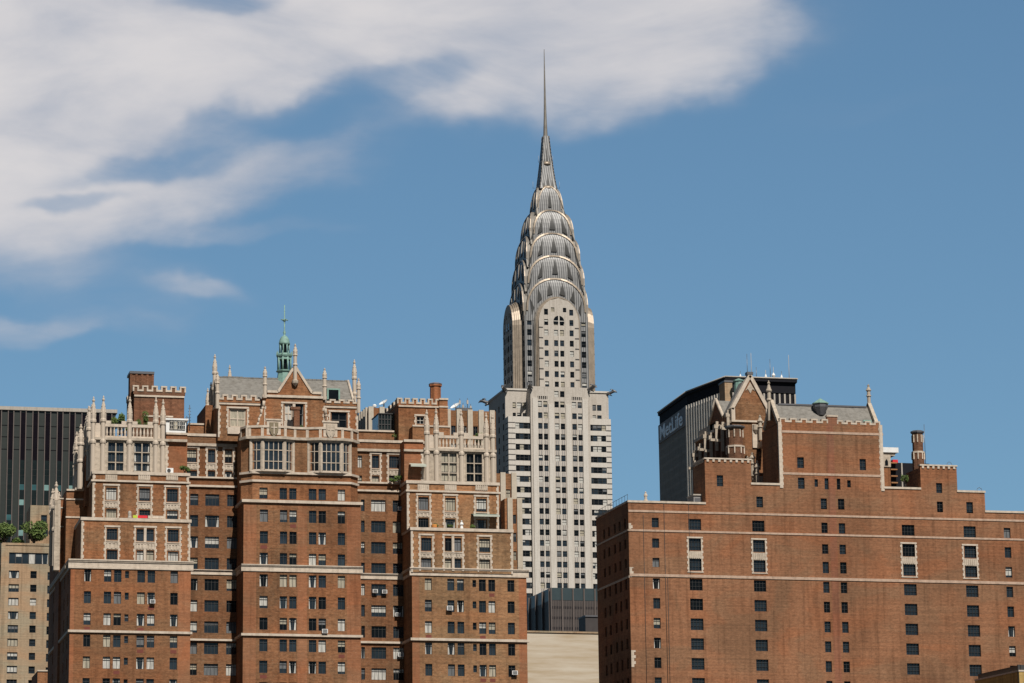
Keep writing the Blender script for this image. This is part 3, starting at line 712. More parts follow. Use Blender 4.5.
# ---- centre wing : canted bays, shields, gabled penthouse with slate roof and copper cupola
YU = 402.4
zU0 = zB; zU1 = fz(300,438.6,YU); zP = fz(300,430.8,YU)
def Xu(p, y=470): return fx(p,y,YU)
STB = dict(frame=CREAM2, v=3, hs=[.30,.68], lit=.1, deep=.2, t=.12)
STB1 = dict(frame=CREAM2, v=1, hs=[.30,.68], lit=.1, deep=.2, t=.11)
xl, xc0, xc1, xr = Xu(242.6), Xu(252.6), Xu(350.6), Xu(359.6)
rowu = [(fz(300,499.6,YU),fz(300,488.4,YU))]; ho = []
for a,b in cols_x(colsB,494,YU): w = (a,b,*rowu[0]); ho.append(w); WN.add(front(YU),w,ST)
mb = MB(); facade(mb,front(YU),xc0,xc1,zU0,zP,ho,BRT)
for (p,q) in (((xl,YU+1.6),(xc0,YU)),((xc1,YU),(xr,YU+1.6)),((xl,425),(xl,YU+1.6)),((xr,YU+1.6),(xr,425))):
    mb.face([(p[0],p[1],zU0),(q[0],q[1],zU0),(q[0],q[1],zP),(p[0],p[1],zP)],BRT)
mb.face([(xl,425,zP-.8),(xl,YU+1.6,zP-.8),(xc0,YU,zP-.8),(xc1,YU,zP-.8),(xr,YU+1.6,zP-.8),(xr,425,zP-.8)],ROOFM)
mb.build('upper_wall',A)
def segband(pts, z0, z1, pr, mat, name, panels=None, th=.3):
    mb = MB()
    for p,q in zip(pts,pts[1:]):
        a, b = Vector((*p,0)), Vector((*q,0)); U = (b-a).normalized(); Nn = Vector((U.y,-U.x,0)); pl = Pl(a,U,Nn); l = (b-a).length
        e = pr*.35
        mb.pbox(pl,-e,l+e,z0,z1,-th,pr,mat)
    return mb, pts
base_pts = [(xl,YU+1.6),(xc0,YU),(xc1,YU),(xr,YU+1.6)]
for (a,b,pr) in ((483.0,480.8,.22),(474.8,472.6,.25)):
    mb,_ = segband(base_pts,fz(300,a,YU),fz(300,b,YU),pr,CREAM,''); mb.build('string_course',A)
oriels = [((249.6,261.6,284.4,294.6),STB),((307.4,319.6,341.6,351.4),STB)]
zo0, zo1 = fz(300,472.6,YU), fz(300,440.4,YU)
par_pts = [(xl,YU+1.6),(xc0-.8,YU-.02)]
for (p4,st) in oriels:
    xs = [Xu(v,455) for v in p4]; pts = [(xs[0],YU),(xs[1],YU-.6),(xs[2],YU-.6),(xs[3],YU)]
    o_mb = MB(); o_mb.face([(x,y,zo0) for x,y in reversed(pts)],CREAM); first = None
    facets = []
    for i,(p,q) in enumerate(zip(pts,pts[1:])):
        a,b = Vector((*p,0)),Vector((*q,0)); U = (b-a).normalized(); pl = Pl(a,U,Vector((U.y,-U.x,0))); l = (b-a).length
        m0, m1 = (.3,.18) if i == 0 else ((.18,.3) if i == 2 else (.24,.24))
        w = (m0,l-m1,zo0+.18,zo1-.22); facade(o_mb,pl,0,l,zo0,zo1,[w],CREAM,.2); facets.append((pl,w,i))
        for k in (0,1): o_mb.pbox(pl,(0 if k==0 else l-.14),(.14 if k==0 else l),zo0,zo1,0,.06,CREAM2)
    oo = o_mb.build('bay_window',A)
    for pl,w,i in facets:
        m2 = MB(); win_mesh(m2,pl,w,STB if i == 1 else STB1,.2,rnd); m2.build('pane',oo)
    par_pts += [(xs[0]-.02,YU-.04),(xs[1],YU-.65),(xs[2],YU-.65),(xs[3]+.02,YU-.04)]
par_pts += [(xr,YU+1.6)]
mb,_ = segband(par_pts,zo1-.02,zo1+.36,.30,CREAM2,''); mb.build('string_course',A)
mb,_ = segband(par_pts,zo1+.36,zP+.2,.02,BRT,''); 
for p,q in zip(par_pts,par_pts[1:]):                         # pale dies in the parapet
    a,b = Vector((*p,0)),Vector((*q,0)); U=(b-a).normalized(); pl=Pl(a,U,Vector((U.y,-U.x,0))); l=(b-a).length
    n = max(1,round(l/1.9))
    for k in range(n+1):
        x = l*k/n; mb.pbox(pl,x-.2,x+.2,zo1+.36,zP+.2,0,.09,CREAM)
mb.build('parapet',A)
mb,_ = segband(par_pts,zP+.2,zP+.52,.16,CREAM,''); mb.build('coping',A)
def shield(px, py, dark):
    y = YU-.72; c = fx(px,py,y); z = fz(px,py,y); fr = front(y); mb = MB()
    mb.pbox(fr,c-1.0,c+1.0,z-.9,z+1.15,-.3,.0,CREAM); mb.pbox(fr,c-1.2,c+1.2,z+1.15,z+1.38,-.3,.12,CREAM)
    pts = [(c-.62,z+.85),(c-.62,z-.3),(c-.35,z-.85),(c,z-1.2),(c+.35,z-.85),(c+.62,z-.3),(c+.62,z+.85)]
    mb.prism(fr,pts,0,.22,CREAM2 if not dark else BRK2)
    mb.pbox(fr,c-.07,c+.07,z-.8,z+.7,.22,.3,CREAM); mb.pbox(fr,c-.45,c+.45,z+.05,z+.2,.22,.29,CREAM)
    mb.build('shield',A)
BRK2 = plain('bronze_shield',(.20,.16,.10),.7)
shield(273.8,428.5,True); shield(330.4,430.6,False)
# gabled penthouse
YG = 406.0; YGb = 418.5
def Xg(p,y=410): return fx(p,y,YG)
gl0,gl1,gc0,gc1,gr1 = Xg(218.9),Xg(262),Xg(263.2),Xg(324.6),Xg(359)
zeL = fz(240,402.6,YG+.8)
wl = wp(229.6,245.8,408.8,427,YG+.8); wr = wp(331.4,346.8,412.4,431,YG+.8); wc = [wp(284.6,292.4,403.8,421,YG-.4),wp(295.4,303.6,404,430,YG-.4)]
body(A,'penthouse_wall',gl0,gc0,YG+.8,YGb,zP-1,zeL,BRT,[wl]); body(A,'penthouse_wall',gc1,gr1,YG+.8,YGb,zP-1,zeL,BRT,[wr])
body(A,'gable_wall',gc0,gc1,YG-.4,YGb-3,zP-1,fz(294,397,YG-.4),BRT,wc)
BW2 = dict(frame=CREAM,v=1,hs=[.45],lit=1.0,deep=0,t=.14); BW3 = dict(frame=FRM,v=1,hs=[.6],lit=.0,deep=.9,t=.1)
WN.add(front(YG+.8),wl,BW2); WN.add(front(YG+.8),wr,BW3); WN.add(front(YG-.4),wc[0],BW2); WN.add(front(YG-.4),wc[1],BW3)
surround(A,front(YG+.8),wl[0]-.35,wl[1]+.35,zP+.4,wl[3]+.05,()); surround(A,front(YG+.8),wr[0]-.35,wr[1]+.35,wr[2]-.1,wr[3]+.05,())
mb = MB(); mb.pbox(front(YG+.8),wl[0]-.3,wl[1]+.3,zP,wl[2]-.05,0,.25,CREAM); mb.build('window_sill',A)
surround(A,front(YG-.4),wc[0][0]-.4,wc[1][1]+.4,zP+.2,wc[0][3]+.05,())
mb = MB(); mb.pbox(front(YG-.4),wc[0][1]+.02,wc[1][0]-.02,zP,wc[0][3],0,.1,CREAM); mb.pbox(front(YG-.4),wc[0][0]-.1,wc[0][1]+.1,zP,wc[0][2],.0,.12,CREAM)
mb.box((wc[0][1]+wc[1][0])/2-.3,(wc[0][1]+wc[1][0])/2+.5,YG-2.4,YG-1.6,zP-.5,wc[1][3]-1.2,BRC); mb.box((wc[0][1]+wc[1][0])/2-.8,(wc[0][1]+wc[1][0])/2+.6,YG-2.5,YG-1.5,wc[1][3]-1.2,wc[1][3]-.8,BRC); mb.build('vent_stack',A)
mb = MB(); 
for u,s in ((gl0,1),(gc0,-1),(gc0,1),(gc1,-1),(gc1,1),(gr1,-1)):
    mb = MB(); quoins(mb,front(YG-.4 if (u in (gc0,gc1) and ((u==gc0)==(s>0))) else YG+.8),u,zP-.5,zeL-.3,s); mb.build('corner_quoins',A)
# scrolled shoulders of the gable block
for u,s,pv in ((gc0,-1,(263,430)),(gc1,1,(325,430))):
    if s < 0: pts = [(0,0),(-6.6,0),(-5.8,.9),(-4.4,1.3),(-3.3,2.1),(-2.9,3.2),(-1.6,4.0),(-1.2,5.2),(-.3,5.8),(0,7.2)]
    else: pts = [(0,0),(0,6.6),(.3,5.0),(1.0,4.3),(1.1,3.0),(1.9,2.3),(3.0,2.0),(3.4,1.0),(4.4,.8),(4.5,0)]
    pts = [(u+a*(.22 if s < 0 else .16),zP+b*(.62 if s < 0 else .55)+.2) for a,b in pts]; mb = MB(); fr = front(YG-.9)
    pp = pts if s > 0 else pts
    area = sum(pp[i][0]*pp[(i+1)%len(pp)][1]-pp[(i+1)%len(pp)][0]*pp[i][1] for i in range(len(pp)))
    if area < 0: pp = list(reversed(pp))
    mb.prism(fr,pp,-.6,0,BRT); q = pts[1:] if s < 0 else pts[1:]
    for a,b in zip(q,q[1:]):
        d = Vector((b[0]-a[0],b[1]-a[1])); 
        mb.tube(fr.pt(a[0],a[1],-.2),fr.pt(b[0],b[1],-.2),.22,.22,CREAM,6)
    mb.build('scrolled_shoulder',A)
# gable triangle
fr = front(YG-.4); zg0 = fz(294,397,YG-.4); ap = (Xg(294.4,368),fz(294.4,366.5,YG-.4)); gb = fz(294,393,YG-.4)
pl_,pr_ = Xg(277.6,390),Xg(311.6,390)
mb = MB(); mb.prism(fr,[(gc0+.6,zg0),(gc1-.6,zg0),(gc1-.6,gb),(pr_,gb),(ap[0],ap[1]),(pl_,gb),(gc0+.6,gb)],-.8,0,BRT,BRT); mb.build('gable',A)
mb = MB()
for a,b in (((gc0+.5,gb+.1),(pl_,gb+.1)),((pl_,gb+.1),(ap[0],ap[1]+.1)),((ap[0],ap[1]+.1),(pr_,gb+.1)),((pr_,gb+.1),(gc1-.5,gb+.1))):
    d = Vector((b[0]-a[0],0,b[1]-a[1])).normalized(); nn = Vector((-d.z,0,d.x))*.17
    A0,B0 = Vector(fr.pt(*a,0)),Vector(fr.pt(*b,0)); y0,y1 = Vector((0,-.15,0)),Vector((0,1.0,0))
    c8 = [A0-nn+y0,B0-nn+y0,B0-nn+y1,A0-nn+y1,A0+nn+y0,B0+nn+y0,B0+nn+y1,A0+nn+y1]
    for q in ((0,1,5,4),(1,2,6,5),(2,3,7,6),(3,0,4,7),(4,5,6,7),(3,2,1,0)): mb.face([c8[k] for k in q],CREAM)
mb.build('gable_coping',A)
band(A,fr,gc0-.2,gc1+.2,zg0-.15,zg0+.2,.22)
mb = MB(); mb.lathe((ap[0],YG-.7,ap[1]-3.0),[(.02,0),(.45,.5),(.5,.9),(.3,1.0)],8,CREAM2); mb.build('corbel',A)
pin(A,ap[0],YG-.7,ap[1]-2.1,fz(294.4,344.6,YG),.27)
pin(A,Xg(264.4,385),YG-.5,zg0-.3,fz(264.6,367,YG),.27); pin(A,Xg(324,385),YG-.5,zg0-.3,fz(324,368.6,YG),.27)
# battlements of the wings
mb = MB(); zt = fz(240,395.6,YG+.8); battlement(mb,front(YG+.8),gl0,gc0-.3,zeL-.1,zeL+.35,zt+.1,4,wall=BRT,phase=1); mb.build('battlement',A); mb = MB(); battlement(mb,front(YG+.8),gc1+.3,gr1,zeL-.1,zeL+.35,zt-.1,3,wall=BRT,phase=1); mb.build('battlement',A)
band(A,front(YG+.8),gl0,gc0,zeL-.35,zeL-.1,.15); band(A,front(YG+.8),gc1,gr1,zeL-.35,zeL-.1,.15); band(A,left(gl0),-YGb,-YG-.8,zeL-.35,zeL-.1,.15)
# slate roof
Yr = (YG+YGb)/2+.8; zr = fz(290,379.6,Yr); mb = MB()
x0,x1 = gl0+.3,gr1-.3; za = zeL+.1
mb.face([(x0,YG+1.6,za),(x1,YG+1.6,za),(x1,Yr,zr),(x0,Yr,zr)],SLATE); mb.face([(x1,YGb,za),(x0,YGb,za),(x0,Yr,zr),(x1,Yr,zr)],SLATE)
mb.face([(x0,YGb,za),(x0,YG+1.6,za),(x0,Yr,zr)],BRT); mb.face([(x1,YG+1.6,za),(x1,YGb,za),(x1,Yr,zr)],BRT)
for y0,y1 in ((YG+1.6,Yr),(YGb,Yr)):
    for x in (x0,x1): mb.tube((x,y0,za+.1),(x,y1,zr+.1),.2,.2,CREAM)
k = x0
while k < x1: mb.box(k,k+.55,Yr-.12,Yr+.12,zr-.05,zr+.12+.06*(int(k*7)%2),SLATE); k += .6
rf = mb.build('roof',A)
# gable's own roof behind it
mb = MB(); a0,a1 = pl_,pr_
mb.face([(a0,YG+.3,gb),(ap[0],YG+.3,ap[1]-.2),(ap[0],Yr,ap[1]-.2),(a0,Yr,gb)],SLATE); mb.face([(ap[0],YG+.3,ap[1]-.2),(a1,YG+.3,gb),(a1,Yr,gb),(ap[0],Yr,ap[1]-.2)],SLATE); mb.build('gable_roof',A)
mb = MB(); w = wp(327.4,338.6,390.4,400,YG+3); mb.box(w[0],w[1],YG+2.6,YG+5,w[2],w[3],GLK); mb.box(w[0]-.15,w[1]+.15,YG+2.5,YG+5.2,w[3],w[3]+.2,VERD); mb.box(w[0]-.12,w[0]+.1,YG+2.5,YG+5,w[2],w[3],VERD); mb.box(w[1]-.1,w[1]+.12,YG+2.5,YG+5,w[2],w[3],VERD); mb.build('dormer',A)
# corner pinnacles
for (px,tip,y,zb,r_,me) in ((217.4,371.5,YG+.6,zeL-1,.26,PIN),(214.6,354,YG+6.5,zeL-1,.30,PIN),(229.6,364.8,YGb,zeL-1,.25,PIN),(207.8,388,YGb,zP,.28,PIN),(211,382,YG+9,zP,.28,PIN),(358.6,378,YG+.6,zeL-1,.26,PIN),(354.4,359.4,YG+6.5,zeL-1,.30,PIN)):
    pin(A,fx(px,390,y),y,zb,fz(px,tip,y),r_,me)
# left flank of the penthouse, one storey lower
body(A,'penthouse_wall',fx(205.4,420,YG+6),gl0,YG+6,YGb+3,zL1-1,fz(210,397,YG+6)-1.2,BRL)
mb = MB(); mb.box(fx(186,428,409.6),gl0+.3,409.4,410,zL1+.1,zL1+.5,CREAM); mb.build('terrace_wall',A)
# cupola
cx, cyy = fx(284.4,360,Yr+.3), Yr+.3
def Zc(py): return fz(284.4,py,cyy)
CU = MB(); z0 = Zc(386); 
CU.lathe((cx,cyy,0),[(1.18,z0),(1.0,Zc(373)),(1.05,Zc(372))],8,VERD,math.pi/8); CU.lathe((cx,cyy,0),[(1.2,Zc(372)),(1.25,Zc(371)),(1.0,Zc(370.4))],8,VERD,math.pi/8)
for k in range(8):
    a = math.pi/8+math.pi/4*k; x,y = cx+.95*math.cos(a),cyy+.95*math.sin(a); CU.tube((x,y,Zc(371)),(x,y,Zc(357)),.13,.13,VERD,6)
    x,y = cx+.70*math.cos(a),cyy+.70*math.sin(a); CU.tube((x,y,Zc(354)),(x,y,Zc(343.6)),.10,.10,VERD,6)
CU.lathe((cx,cyy,0),[(.45,Zc(371)),(.45,Zc(357))],8,GLK); CU.lathe((cx,cyy,0),[(.34,Zc(354)),(.34,Zc(343.6))],8,GLK)
CU.lathe((cx,cyy,0),[(1.0,Zc(360)),(1.0,Zc(357.4)),(1.15,Zc(357)),(1.22,Zc(355.6)),(.9,Zc(355)),(.86,Zc(353.6))],8,VERD,math.pi/8)
for k in range(8): a = math.pi/8+math.pi/4*k; CU.lathe((cx+1.12*math.cos(a),cyy+1.12*math.sin(a),Zc(356)),[(.09,0),(.11,.3),(.03,.7)],6,VERD)
CU.lathe((cx,cyy,0),[(.80,Zc(345)),(.84,Zc(343.4)),(.80,Zc(342.6)),(.76,Zc(341)),(.62,Zc(338.6)),(.4,Zc(336.6)),(.16,Zc(335.6)),(.13,Zc(334.4)),(.22,Zc(332.4)),(.10,Zc(330.6)),(.07,Zc(305))],12,VERD,0,True)
cup = CU.build('cupola',A,origin=(cx,cyy,z0))
mb = MB()
for k in range(4): a = math.pi/2*k+.3; mb.tube((cx,cyy,Zc(319.5)),(cx+.55*math.cos(a),cyy+.55*math.sin(a),Zc(320)),.05,.09,VERD); mb.tube((cx,cyy,Zc(322.5)),(cx+.3*math.cos(a+.7),cyy+.3*math.sin(a+.7),Zc(319.5)),.05,.05,VERD)
mb.lathe((cx,cyy,Zc(321)),[(.05,0),(.2,.15),(.05,.35)],6,VERD); mb.lathe((cx,cyy,Zc(312)),[(.04,0),(.1,.1),(.04,.25)],6,VERD); mb.build('weather_vane',cup)
# ---- rear-left wing seen past wing A
xq = fx(66,520,414)
body(A,'rear_wall',fx(66,520,412),fx(92,520,412),412,440,0,fz(74,489.5,412),BR); band(A,front(412),fx(66,520,412),fx(92,520,412),fz(74,491,412),fz(74,489.2,412),.2,name='coping'); band(A,front(412),fx(66,500,412),fx(92,500,412),fz(74,500,412),fz(74,498.6,412),.12); band(A,front(412),fx(66,500,412),fx(92,500,412),fz(74,518,412),fz(74,516.4,412),.12)
body(A,'rear_wall',fx(60,520,416),fx(66,520,416),416,423,0,fz(62,498,416),BRR)
for y_ in (498,507,526): band(A,front(416),fx(57.6,520,416),fx(66.6,520,416),fz(62,y_+1.3,416),fz(62,y_,416),.12)
for (px,tip,y,bt,r_) in ((80.2,424,410.5,489,.40),(76.2,431.5,414,489,.34),(83.6,434,414,489,.34),(75,437,419,489,.3),(56.6,481.4,414,566,.42),(53.2,488.5,417.5,566,.40),(59.8,492,417.5,566,.34),(87.8,405.6,412,470,.32),(91,404,410,470,.32)):
    pin(A,fx(px,470,y),y,fz(px,bt,y),fz(px,tip,y),r_)
mb = MB(); w = wp(76.6,84,470,489,411.3); mb.box(w[0],w[1],411.3,418,w[2],w[3],CREAM2); mb.box(w[0]-.2,w[1]+.2,411,418,w[2]-.2,w[2]+.15,CREAM); mb.build('turret_base',A)
body(A,'rear_wall',fx(85.5,470,409.5),X3(92.6),409.5,425,zA2-4,fz(90,455,409.5),BRR)
mb = MB(); mb.box(fx(53.6,560,413.5),fx(59.6,560,413.5),413.3,415.2,zA+1,fz(57,500,413.5),CREAM2); mb.box(fx(64.5,560,405),fx(69.6,560,400.5),404,433,zA+.1,zA+.5,CREAM2); mb.build('turret_base',A)
WN.finish()

# ================================================================== RIGHT: long brick block with gabled tower
B = empty('apartment_building', (fx(800,600,424), 424, 0), 'long orange red brick apartment block with sparse windows, pale bands and a slate roofed tower', 'building')
WB = Windows(B, 98)
YR = 424.0; fR = front(YR)
XR0 = fx(630.0,600,YR); YRb = sy(597.5,600,XR0); lR = left(XR0)
def Xb(p,y=500): return fx(p,y,YR)
def Zb(px,py): return fz(px,py,YR)
holes = []
def addw(x0,x1,y0,y1,st,lst=None):
    w = wp(x0,x1,y0,y1,YR); holes.append(w); WB.add(fR,w,st,.3); return w
z_of = lambda px,y0,dy,h,k: (y0+dy*k, y0+dy*k+h)
DY = 19.82
def column(x0,x1,ys,st,drift,yref=545):
    for (ya,yb) in ys:
        d = drift*((ya+yb)/2-yref); addw(x0+d,x1+d,ya,yb,st)
def seq(y0,h,n,dy=DY): return [(y0+dy*k,y0+dy*k+h) for k in range(n)]
column(652.2,659.2,[(517.8,527.4),(538.4,547.8),(557.8,567)]+seq(578.2,10.6,7),ST,.019)
column(688.8,701.6,[(519,530)]+[(538.6,550.4),(558.6,570.6)]+seq(578.8,11.6,7),STG,.024)
column(752.8,765,[(520.6,531.6)]+[(540.2,552),(560.2,572)]+seq(580.2,11.4,7),STG,.029)
column(822,828.2,[(498.4,509.2),(522.6,533),(544.2,553.8),(561.8,573.2)]+seq(581.8,11,6),STN,.031)
column(839.4,845.8,[(498.8,509.6),(523.2,533.6),(544.6,554.2),(562.2,573.6)]+seq(582.2,11,6),STN,.034)
column(902.4,915,[(524.8,535.6)]+[(544.2,556.4),(564,575.6)]+seq(584,11.4,6),STG,.038)
column(964.2,976.4,[(526.2,537.6)]+[(546.2,557.8),(565.2,577)]+seq(585.4,11.6,6),STG,.043)
column(1004.4,1011,[(527.8,538)]+seq(547.2,10.6,8,19.75),ST,.046)
column(1068,1075,seq(550,10.6,8,19.75),ST,.046)
body_top = [(627.4,705,502.2,504.4),(705,751.3,460.7,462.2),(751.3,779.8,484.6,485.4),(779.8,883.6,423,427.8),(883.6,920.4,488.6,489.6),(920.4,956.8,467.4,468.6),(956.8,983.8,492,493),(983.8,1110,511,517)]
addw(756.4,763,496.6,507.4,STN)
addw(936.2,942.2,483.0,493.0,STN); addw(937,943,501.6,512.2,STN); addw(966.4,973,502,513.2,STN)
addw(716.8,723.2,475.2,486.3,STN); addw(797.2,804,457.2,468,STN); addw(798,804.6,477.6,488.8,STN); addw(814.6,818,479.2,486.8,STS); addw(824.6,828.6,478.2,489.4,STS)
addw(836.8,840.4,478.6,489.6,STS); addw(847.2,850.8,480.2,487.4,STS); addw(859.6,866,459,470.2,STN)
zbase = {}
tower = [  ]
strip = (Xb(828.6),Xb(835.8),BRS)
segs = []
for (a,b,ya,yb) in body_top:
    segs.append((Xb(a,475) if a > 628 else XR0, Xb(b,475), fz((a+b)/2,(ya+yb)/2,YR)))
zlow = min(s_[2] for s_ in segs)-.02
backs = [YRb, YR+6, YR+.9, YR+8, YR+.9, YR+6, YR+8, YRb-2]
# left flank windows (in shade)
hl = []
for k,d in enumerate((1.4,4.4,7.2,10.6,13.4)):
    for (v0,v1) in [(fz(655,y+h,YR),fz(655,y,YR)) for (y,h) in [(517.8,9.6),(538.4,9.4),(557.8,9.2)]+[(578.2+DY*q,10.6) for q in range(7)]]:
        w = (-YR-d-1.1,-YR-d,v0,v1); 
        if YR+d+1.1 < YRb: hl.append(w); WB.add(lR,w,ST,.3)
mb = MB(); x1e = segs[-1][1]
facade(mb,fR,XR0,x1e,0,zlow,holes,BRN,.3,[strip]); facade(mb,lR,-YRb,-YR,0,segs[0][2],hl,BRN,.3)
facade(mb,right(x1e),YR,YRb,0,zlow,[],BRN); mb.face([(x1e,YRb,0),(XR0,YRb,0),(XR0,YRb,zlow),(x1e,YRb,zlow)],BRN)
mb.face([(XR0,YR+.4,zlow-.3),(x1e,YR+.4,zlow-.3),(x1e,YRb,zlow-.3),(XR0,YRb,zlow-.3)],ROOFM)
mb.build('wall',B)
for (u0,u1,zt),yb in zip(segs,backs):
    if zt-zlow < .05: continue
    mb = MB(); facade(mb,fR,u0,u1,zlow,zt,holes,BRN,.3,[strip])
    if u0 > XR0: facade(mb,left(u0),-yb,-YR,zlow,zt,[],BRN)
    facade(mb,right(u1),YR,yb,zlow,zt,[],BRN); mb.face([(u1,yb,zlow),(u0,yb,zlow),(u0,yb,zt),(u1,yb,zt)],BRN); mb.face([(u0,YR,zt-.02),(u1,YR,zt-.02),(u1,yb,zt-.02),(u0,yb,zt-.02)],ROOFM)
    mb.build('upper_wall',B)
# bands
def hb(px0,px1,y,h,pr=.08,mat=CREAM,name='string_course',px=None):
    xm = px or (px0+px1)/2
    u0 = XR0 if px0 < 629 else Xb(px0,y); u1 = x1e if px1 > 1024 else Xb(px1,y)
    return band(B,fR,u0,u1,fz(xm,y+h,YR),fz(xm,y,YR),pr,mat,name,prof=False)
PK = stone('pinkish_terracotta', (.46,.33,.25), .18)
hb(627,1100,514.9,2.0,.10,PK,px=828); hb(627,1100,534.0,1.9,.10,PK,px=828); hb(627,1100,577.8,2.7,.12,PK,px=828)
band(B,lR,-YRb,-YR-.01,fz(828,579.9,YR)-.3,fz(828,577.8,YR)-.3,.1,CREAM,prof=False)
band(B,lR,-YRb,-YR-.01,fz(828,535.6,YR),fz(828,534,YR),.1,CREAM,prof=False)
for (u0,u1,zt),nm,cr in zip(segs,range(8),(0,1,0,1,0,1,0,0)):
    if not cr: band(B,fR,u0-.12 if nm else u0-.1,u1+(.1 if nm in (6,) else 0),zt,zt+.32,.14,CREAM,'coping',prof=False,back=.9)
band(B,lR,-YRb,-YR-.2,segs[0][2],segs[0][2]+.3,.12,CREAM,'coping',prof=False,back=.8)
hb(780.4,882.9,431.8,2.3,px=832,mat=PK); hb(780.4,882.9,473.6,2.2,px=832,mat=PK)
for (u,za,zb_,sg) in ((segs[3][0],segs[2][2]-.4,segs[3][2]+.3,1),(segs[3][1],segs[4][2]-.4,segs[3][2]+.3,-1)):
    mb = MB(); mb.pbox(fR,u-.05 if sg > 0 else u-.42,u+.42 if sg > 0 else u+.05,za,zb_,-.3,.1,CREAM); quoins(mb,fR,u+(.37 if sg>0 else -.37),za,zb_,sg,w=.16); mb.build('corner_quoins',B)
mb = MB(); quoins(mb,fR,XR0+.02,fz(628,531,YR),fz(628,523,YR),1,w=.45); mb.build('corner_quoins',B)
mb = MB(); quoins(mb,fR,XR0+.02,fz(628,577,YR),fz(628,567,YR),1,w=.45); mb.build('corner_quoins',B)
mb = MB(); quoins(mb,fR,XR0+.02,fz(630,667,YR),fz(630,650,YR),1,w=.5); mb.build('corner_quoins',B)
def xyr(px,py): return Xb(px,py),Zb(px,py)
for (xa,xb_,ya,yb,k) in ((686.9,703.2,537,572.4,.0),(751.2,767.2,538.6,573.6,.0),(900.6,917.2,542.6,577.4,0),(962.2,978.6,544.4,578.8,0)):
    u0,u1,v0,v1 = wp(xa,xb_,ya,yb,YR); 
    mb = MB(); 
    surround(B,fR,u0+.12,u1-.12,v0,v1-.2,(),None)
    mid0,mid1 = fz((xa+xb_)/2,ya+21.6,YR),fz((xa+xb_)/2,ya+14.2,YR)
    mb.pbox(fR,u0+.3,u1-.3,mid0,mid1,0,.05,CREAM2)
    for q in range(6): x = u0+.38+(u1-u0-.76)*q/6; mb.pbox(fR,x,x+.13,mid0+.1,mid1-.12,.05,.12,CREAM)
    mb.build('fluted_panel',B); band(B,fR,u0,u1,v0-.02,v0+.14,.1,CREAM,'window_sill',prof=False)
# battlements
mb = MB(); u0,u1,zt = segs[3]; battlement(mb,fR,u0+.35,Xb(827.5,425),zt-.02,zt+.3,zt+.95,4,wall=BRN,d=.1); battlement(mb,fR,Xb(837.6,425),u1-.35,zt-.02,zt+.25,zt+.85,4,wall=BRN,d=.1)
mb.pbox(fR,Xb(827.5,425),Xb(837.6,425),zt,zt+1.35,-.7,.003,BRS); mb.pbox(fR,Xb(827,425),Xb(838.2,425),zt+1.35,zt+1.6,-.75,.1,CREAM); mb.build('battlement',B)
def dentil(u0,u1,z,n,Yf=YR,pl=fR):
    mb = MB(); mb.pbox(pl,u0-.1,u1+.1,z+.28,z+.5,-.6,.16,CREAM); mb.pbox(pl,u0,u1,z,z+.28,-.6,.002,BRN)
    for k in range(n): x = u0+(u1-u0)*(k+.5)/n; mb.pbox(pl,x-.18,x+.18,z-.12,z+.28,0,.14,CREAM)
    return mb.build('battlement',B)
dentil(segs[1][0],segs[1][1],segs[1][2],8); dentil(segs[5][0],segs[5][1],segs[5][2],7)
dentil(-YR-5.5,-YR-.3,segs[1][2]-.02,7,0,left(segs[1][0]))
# tower roof
u0,u1,zt = segs[3]; ze = zt+.2; yr_ = YR+3.8; ye = YR+7.4; zr = fz(820,405.8,yr_); mb = MB()
xa,xb_ = u0+.3,u1-.5
mb.face([(xa,YR+1.1,ze),(xb_,YR+1.1,ze),(xb_,yr_,zr),(xa,yr_,zr)],SLATE); mb.face([(xb_,ye,ze),(xa,ye,ze),(xa,yr_,zr),(xb_,yr_,zr)],SLATE)
mb.face([(xa,ye,ze),(xa,YR+1.1,ze),(xa,yr_,zr)],BRN); mb.face([(xb_,YR+1.1,ze),(xb_,ye,ze),(xb_,yr_,zr)],BRN)
mb.box(xa+1,xb_-.5,yr_-.25,yr_+.25,zr-.1,zr+.15,LEAD); mb.build('roof',B)
mb = MB(); 
for (x,p0,p1) in ((xa,(YR+.6,ze+.1),(yr_,zr+.5)),(xb_,(YR+.6,ze+.1),(yr_,zr+.5)),(xa,(ye,ze+.1),(yr_,zr+.5)),(xb_,(ye,ze+.1),(yr_,zr+.5))):
    mb = MB(); pl = left(x); a,b = p0,p1; d = Vector((0,b[0]-a[0],b[1]-a[1])).normalized(); nn = Vector((0,-d.z,d.y))*.28
    for xx in (0,):
        A0,B0 = Vector((x,a[0],a[1])),Vector((x,b[0],b[1])); h = Vector((.28,0,0))
        c8 = [A0-nn-h,A0-nn+h,B0-nn+h,B0-nn-h,A0+nn-h,A0+nn+h,B0+nn+h,B0+nn-h]
        for q in ((0,1,5,4),(1,2,6,5),(2,3,7,6),(3,0,4,7),(4,5,6,7),(3,2,1,0)): mb.face([c8[k] for k in q],CREAM2)
    mb.build('gable_coping',B)
pin(B,xb_,yr_,zr-.2,fz(868.6,384,yr_),.27,SLIM); pin(B,fx(768.8,390,yr_),yr_,zr-2.6,fz(768.6,380.4,yr_),.30,SLIM)
c = (fx(820.5,408,YR+2.6),YR+2.6); mb = MB(); za,zb_ = fz(820,414.6,YR+2.6),fz(820,401.8,YR+2.6)
mb.lathe((c[0],c[1],0),[(.55,za-.1),(1.15,(za+zb_)/2+.1),(1.15,zb_-.35)],8,LEAD,math.pi/8); mb.lathe((c[0],c[1],0),[(1.3,zb_-.35),(1.28,zb_-.22),(.25,zb_+.42),(.05,zb_+.55)],8,VERD,math.pi/8); tag(mb.build('roof_ventilator',B),'dark octagonal roof ventilator with a green copper cap')
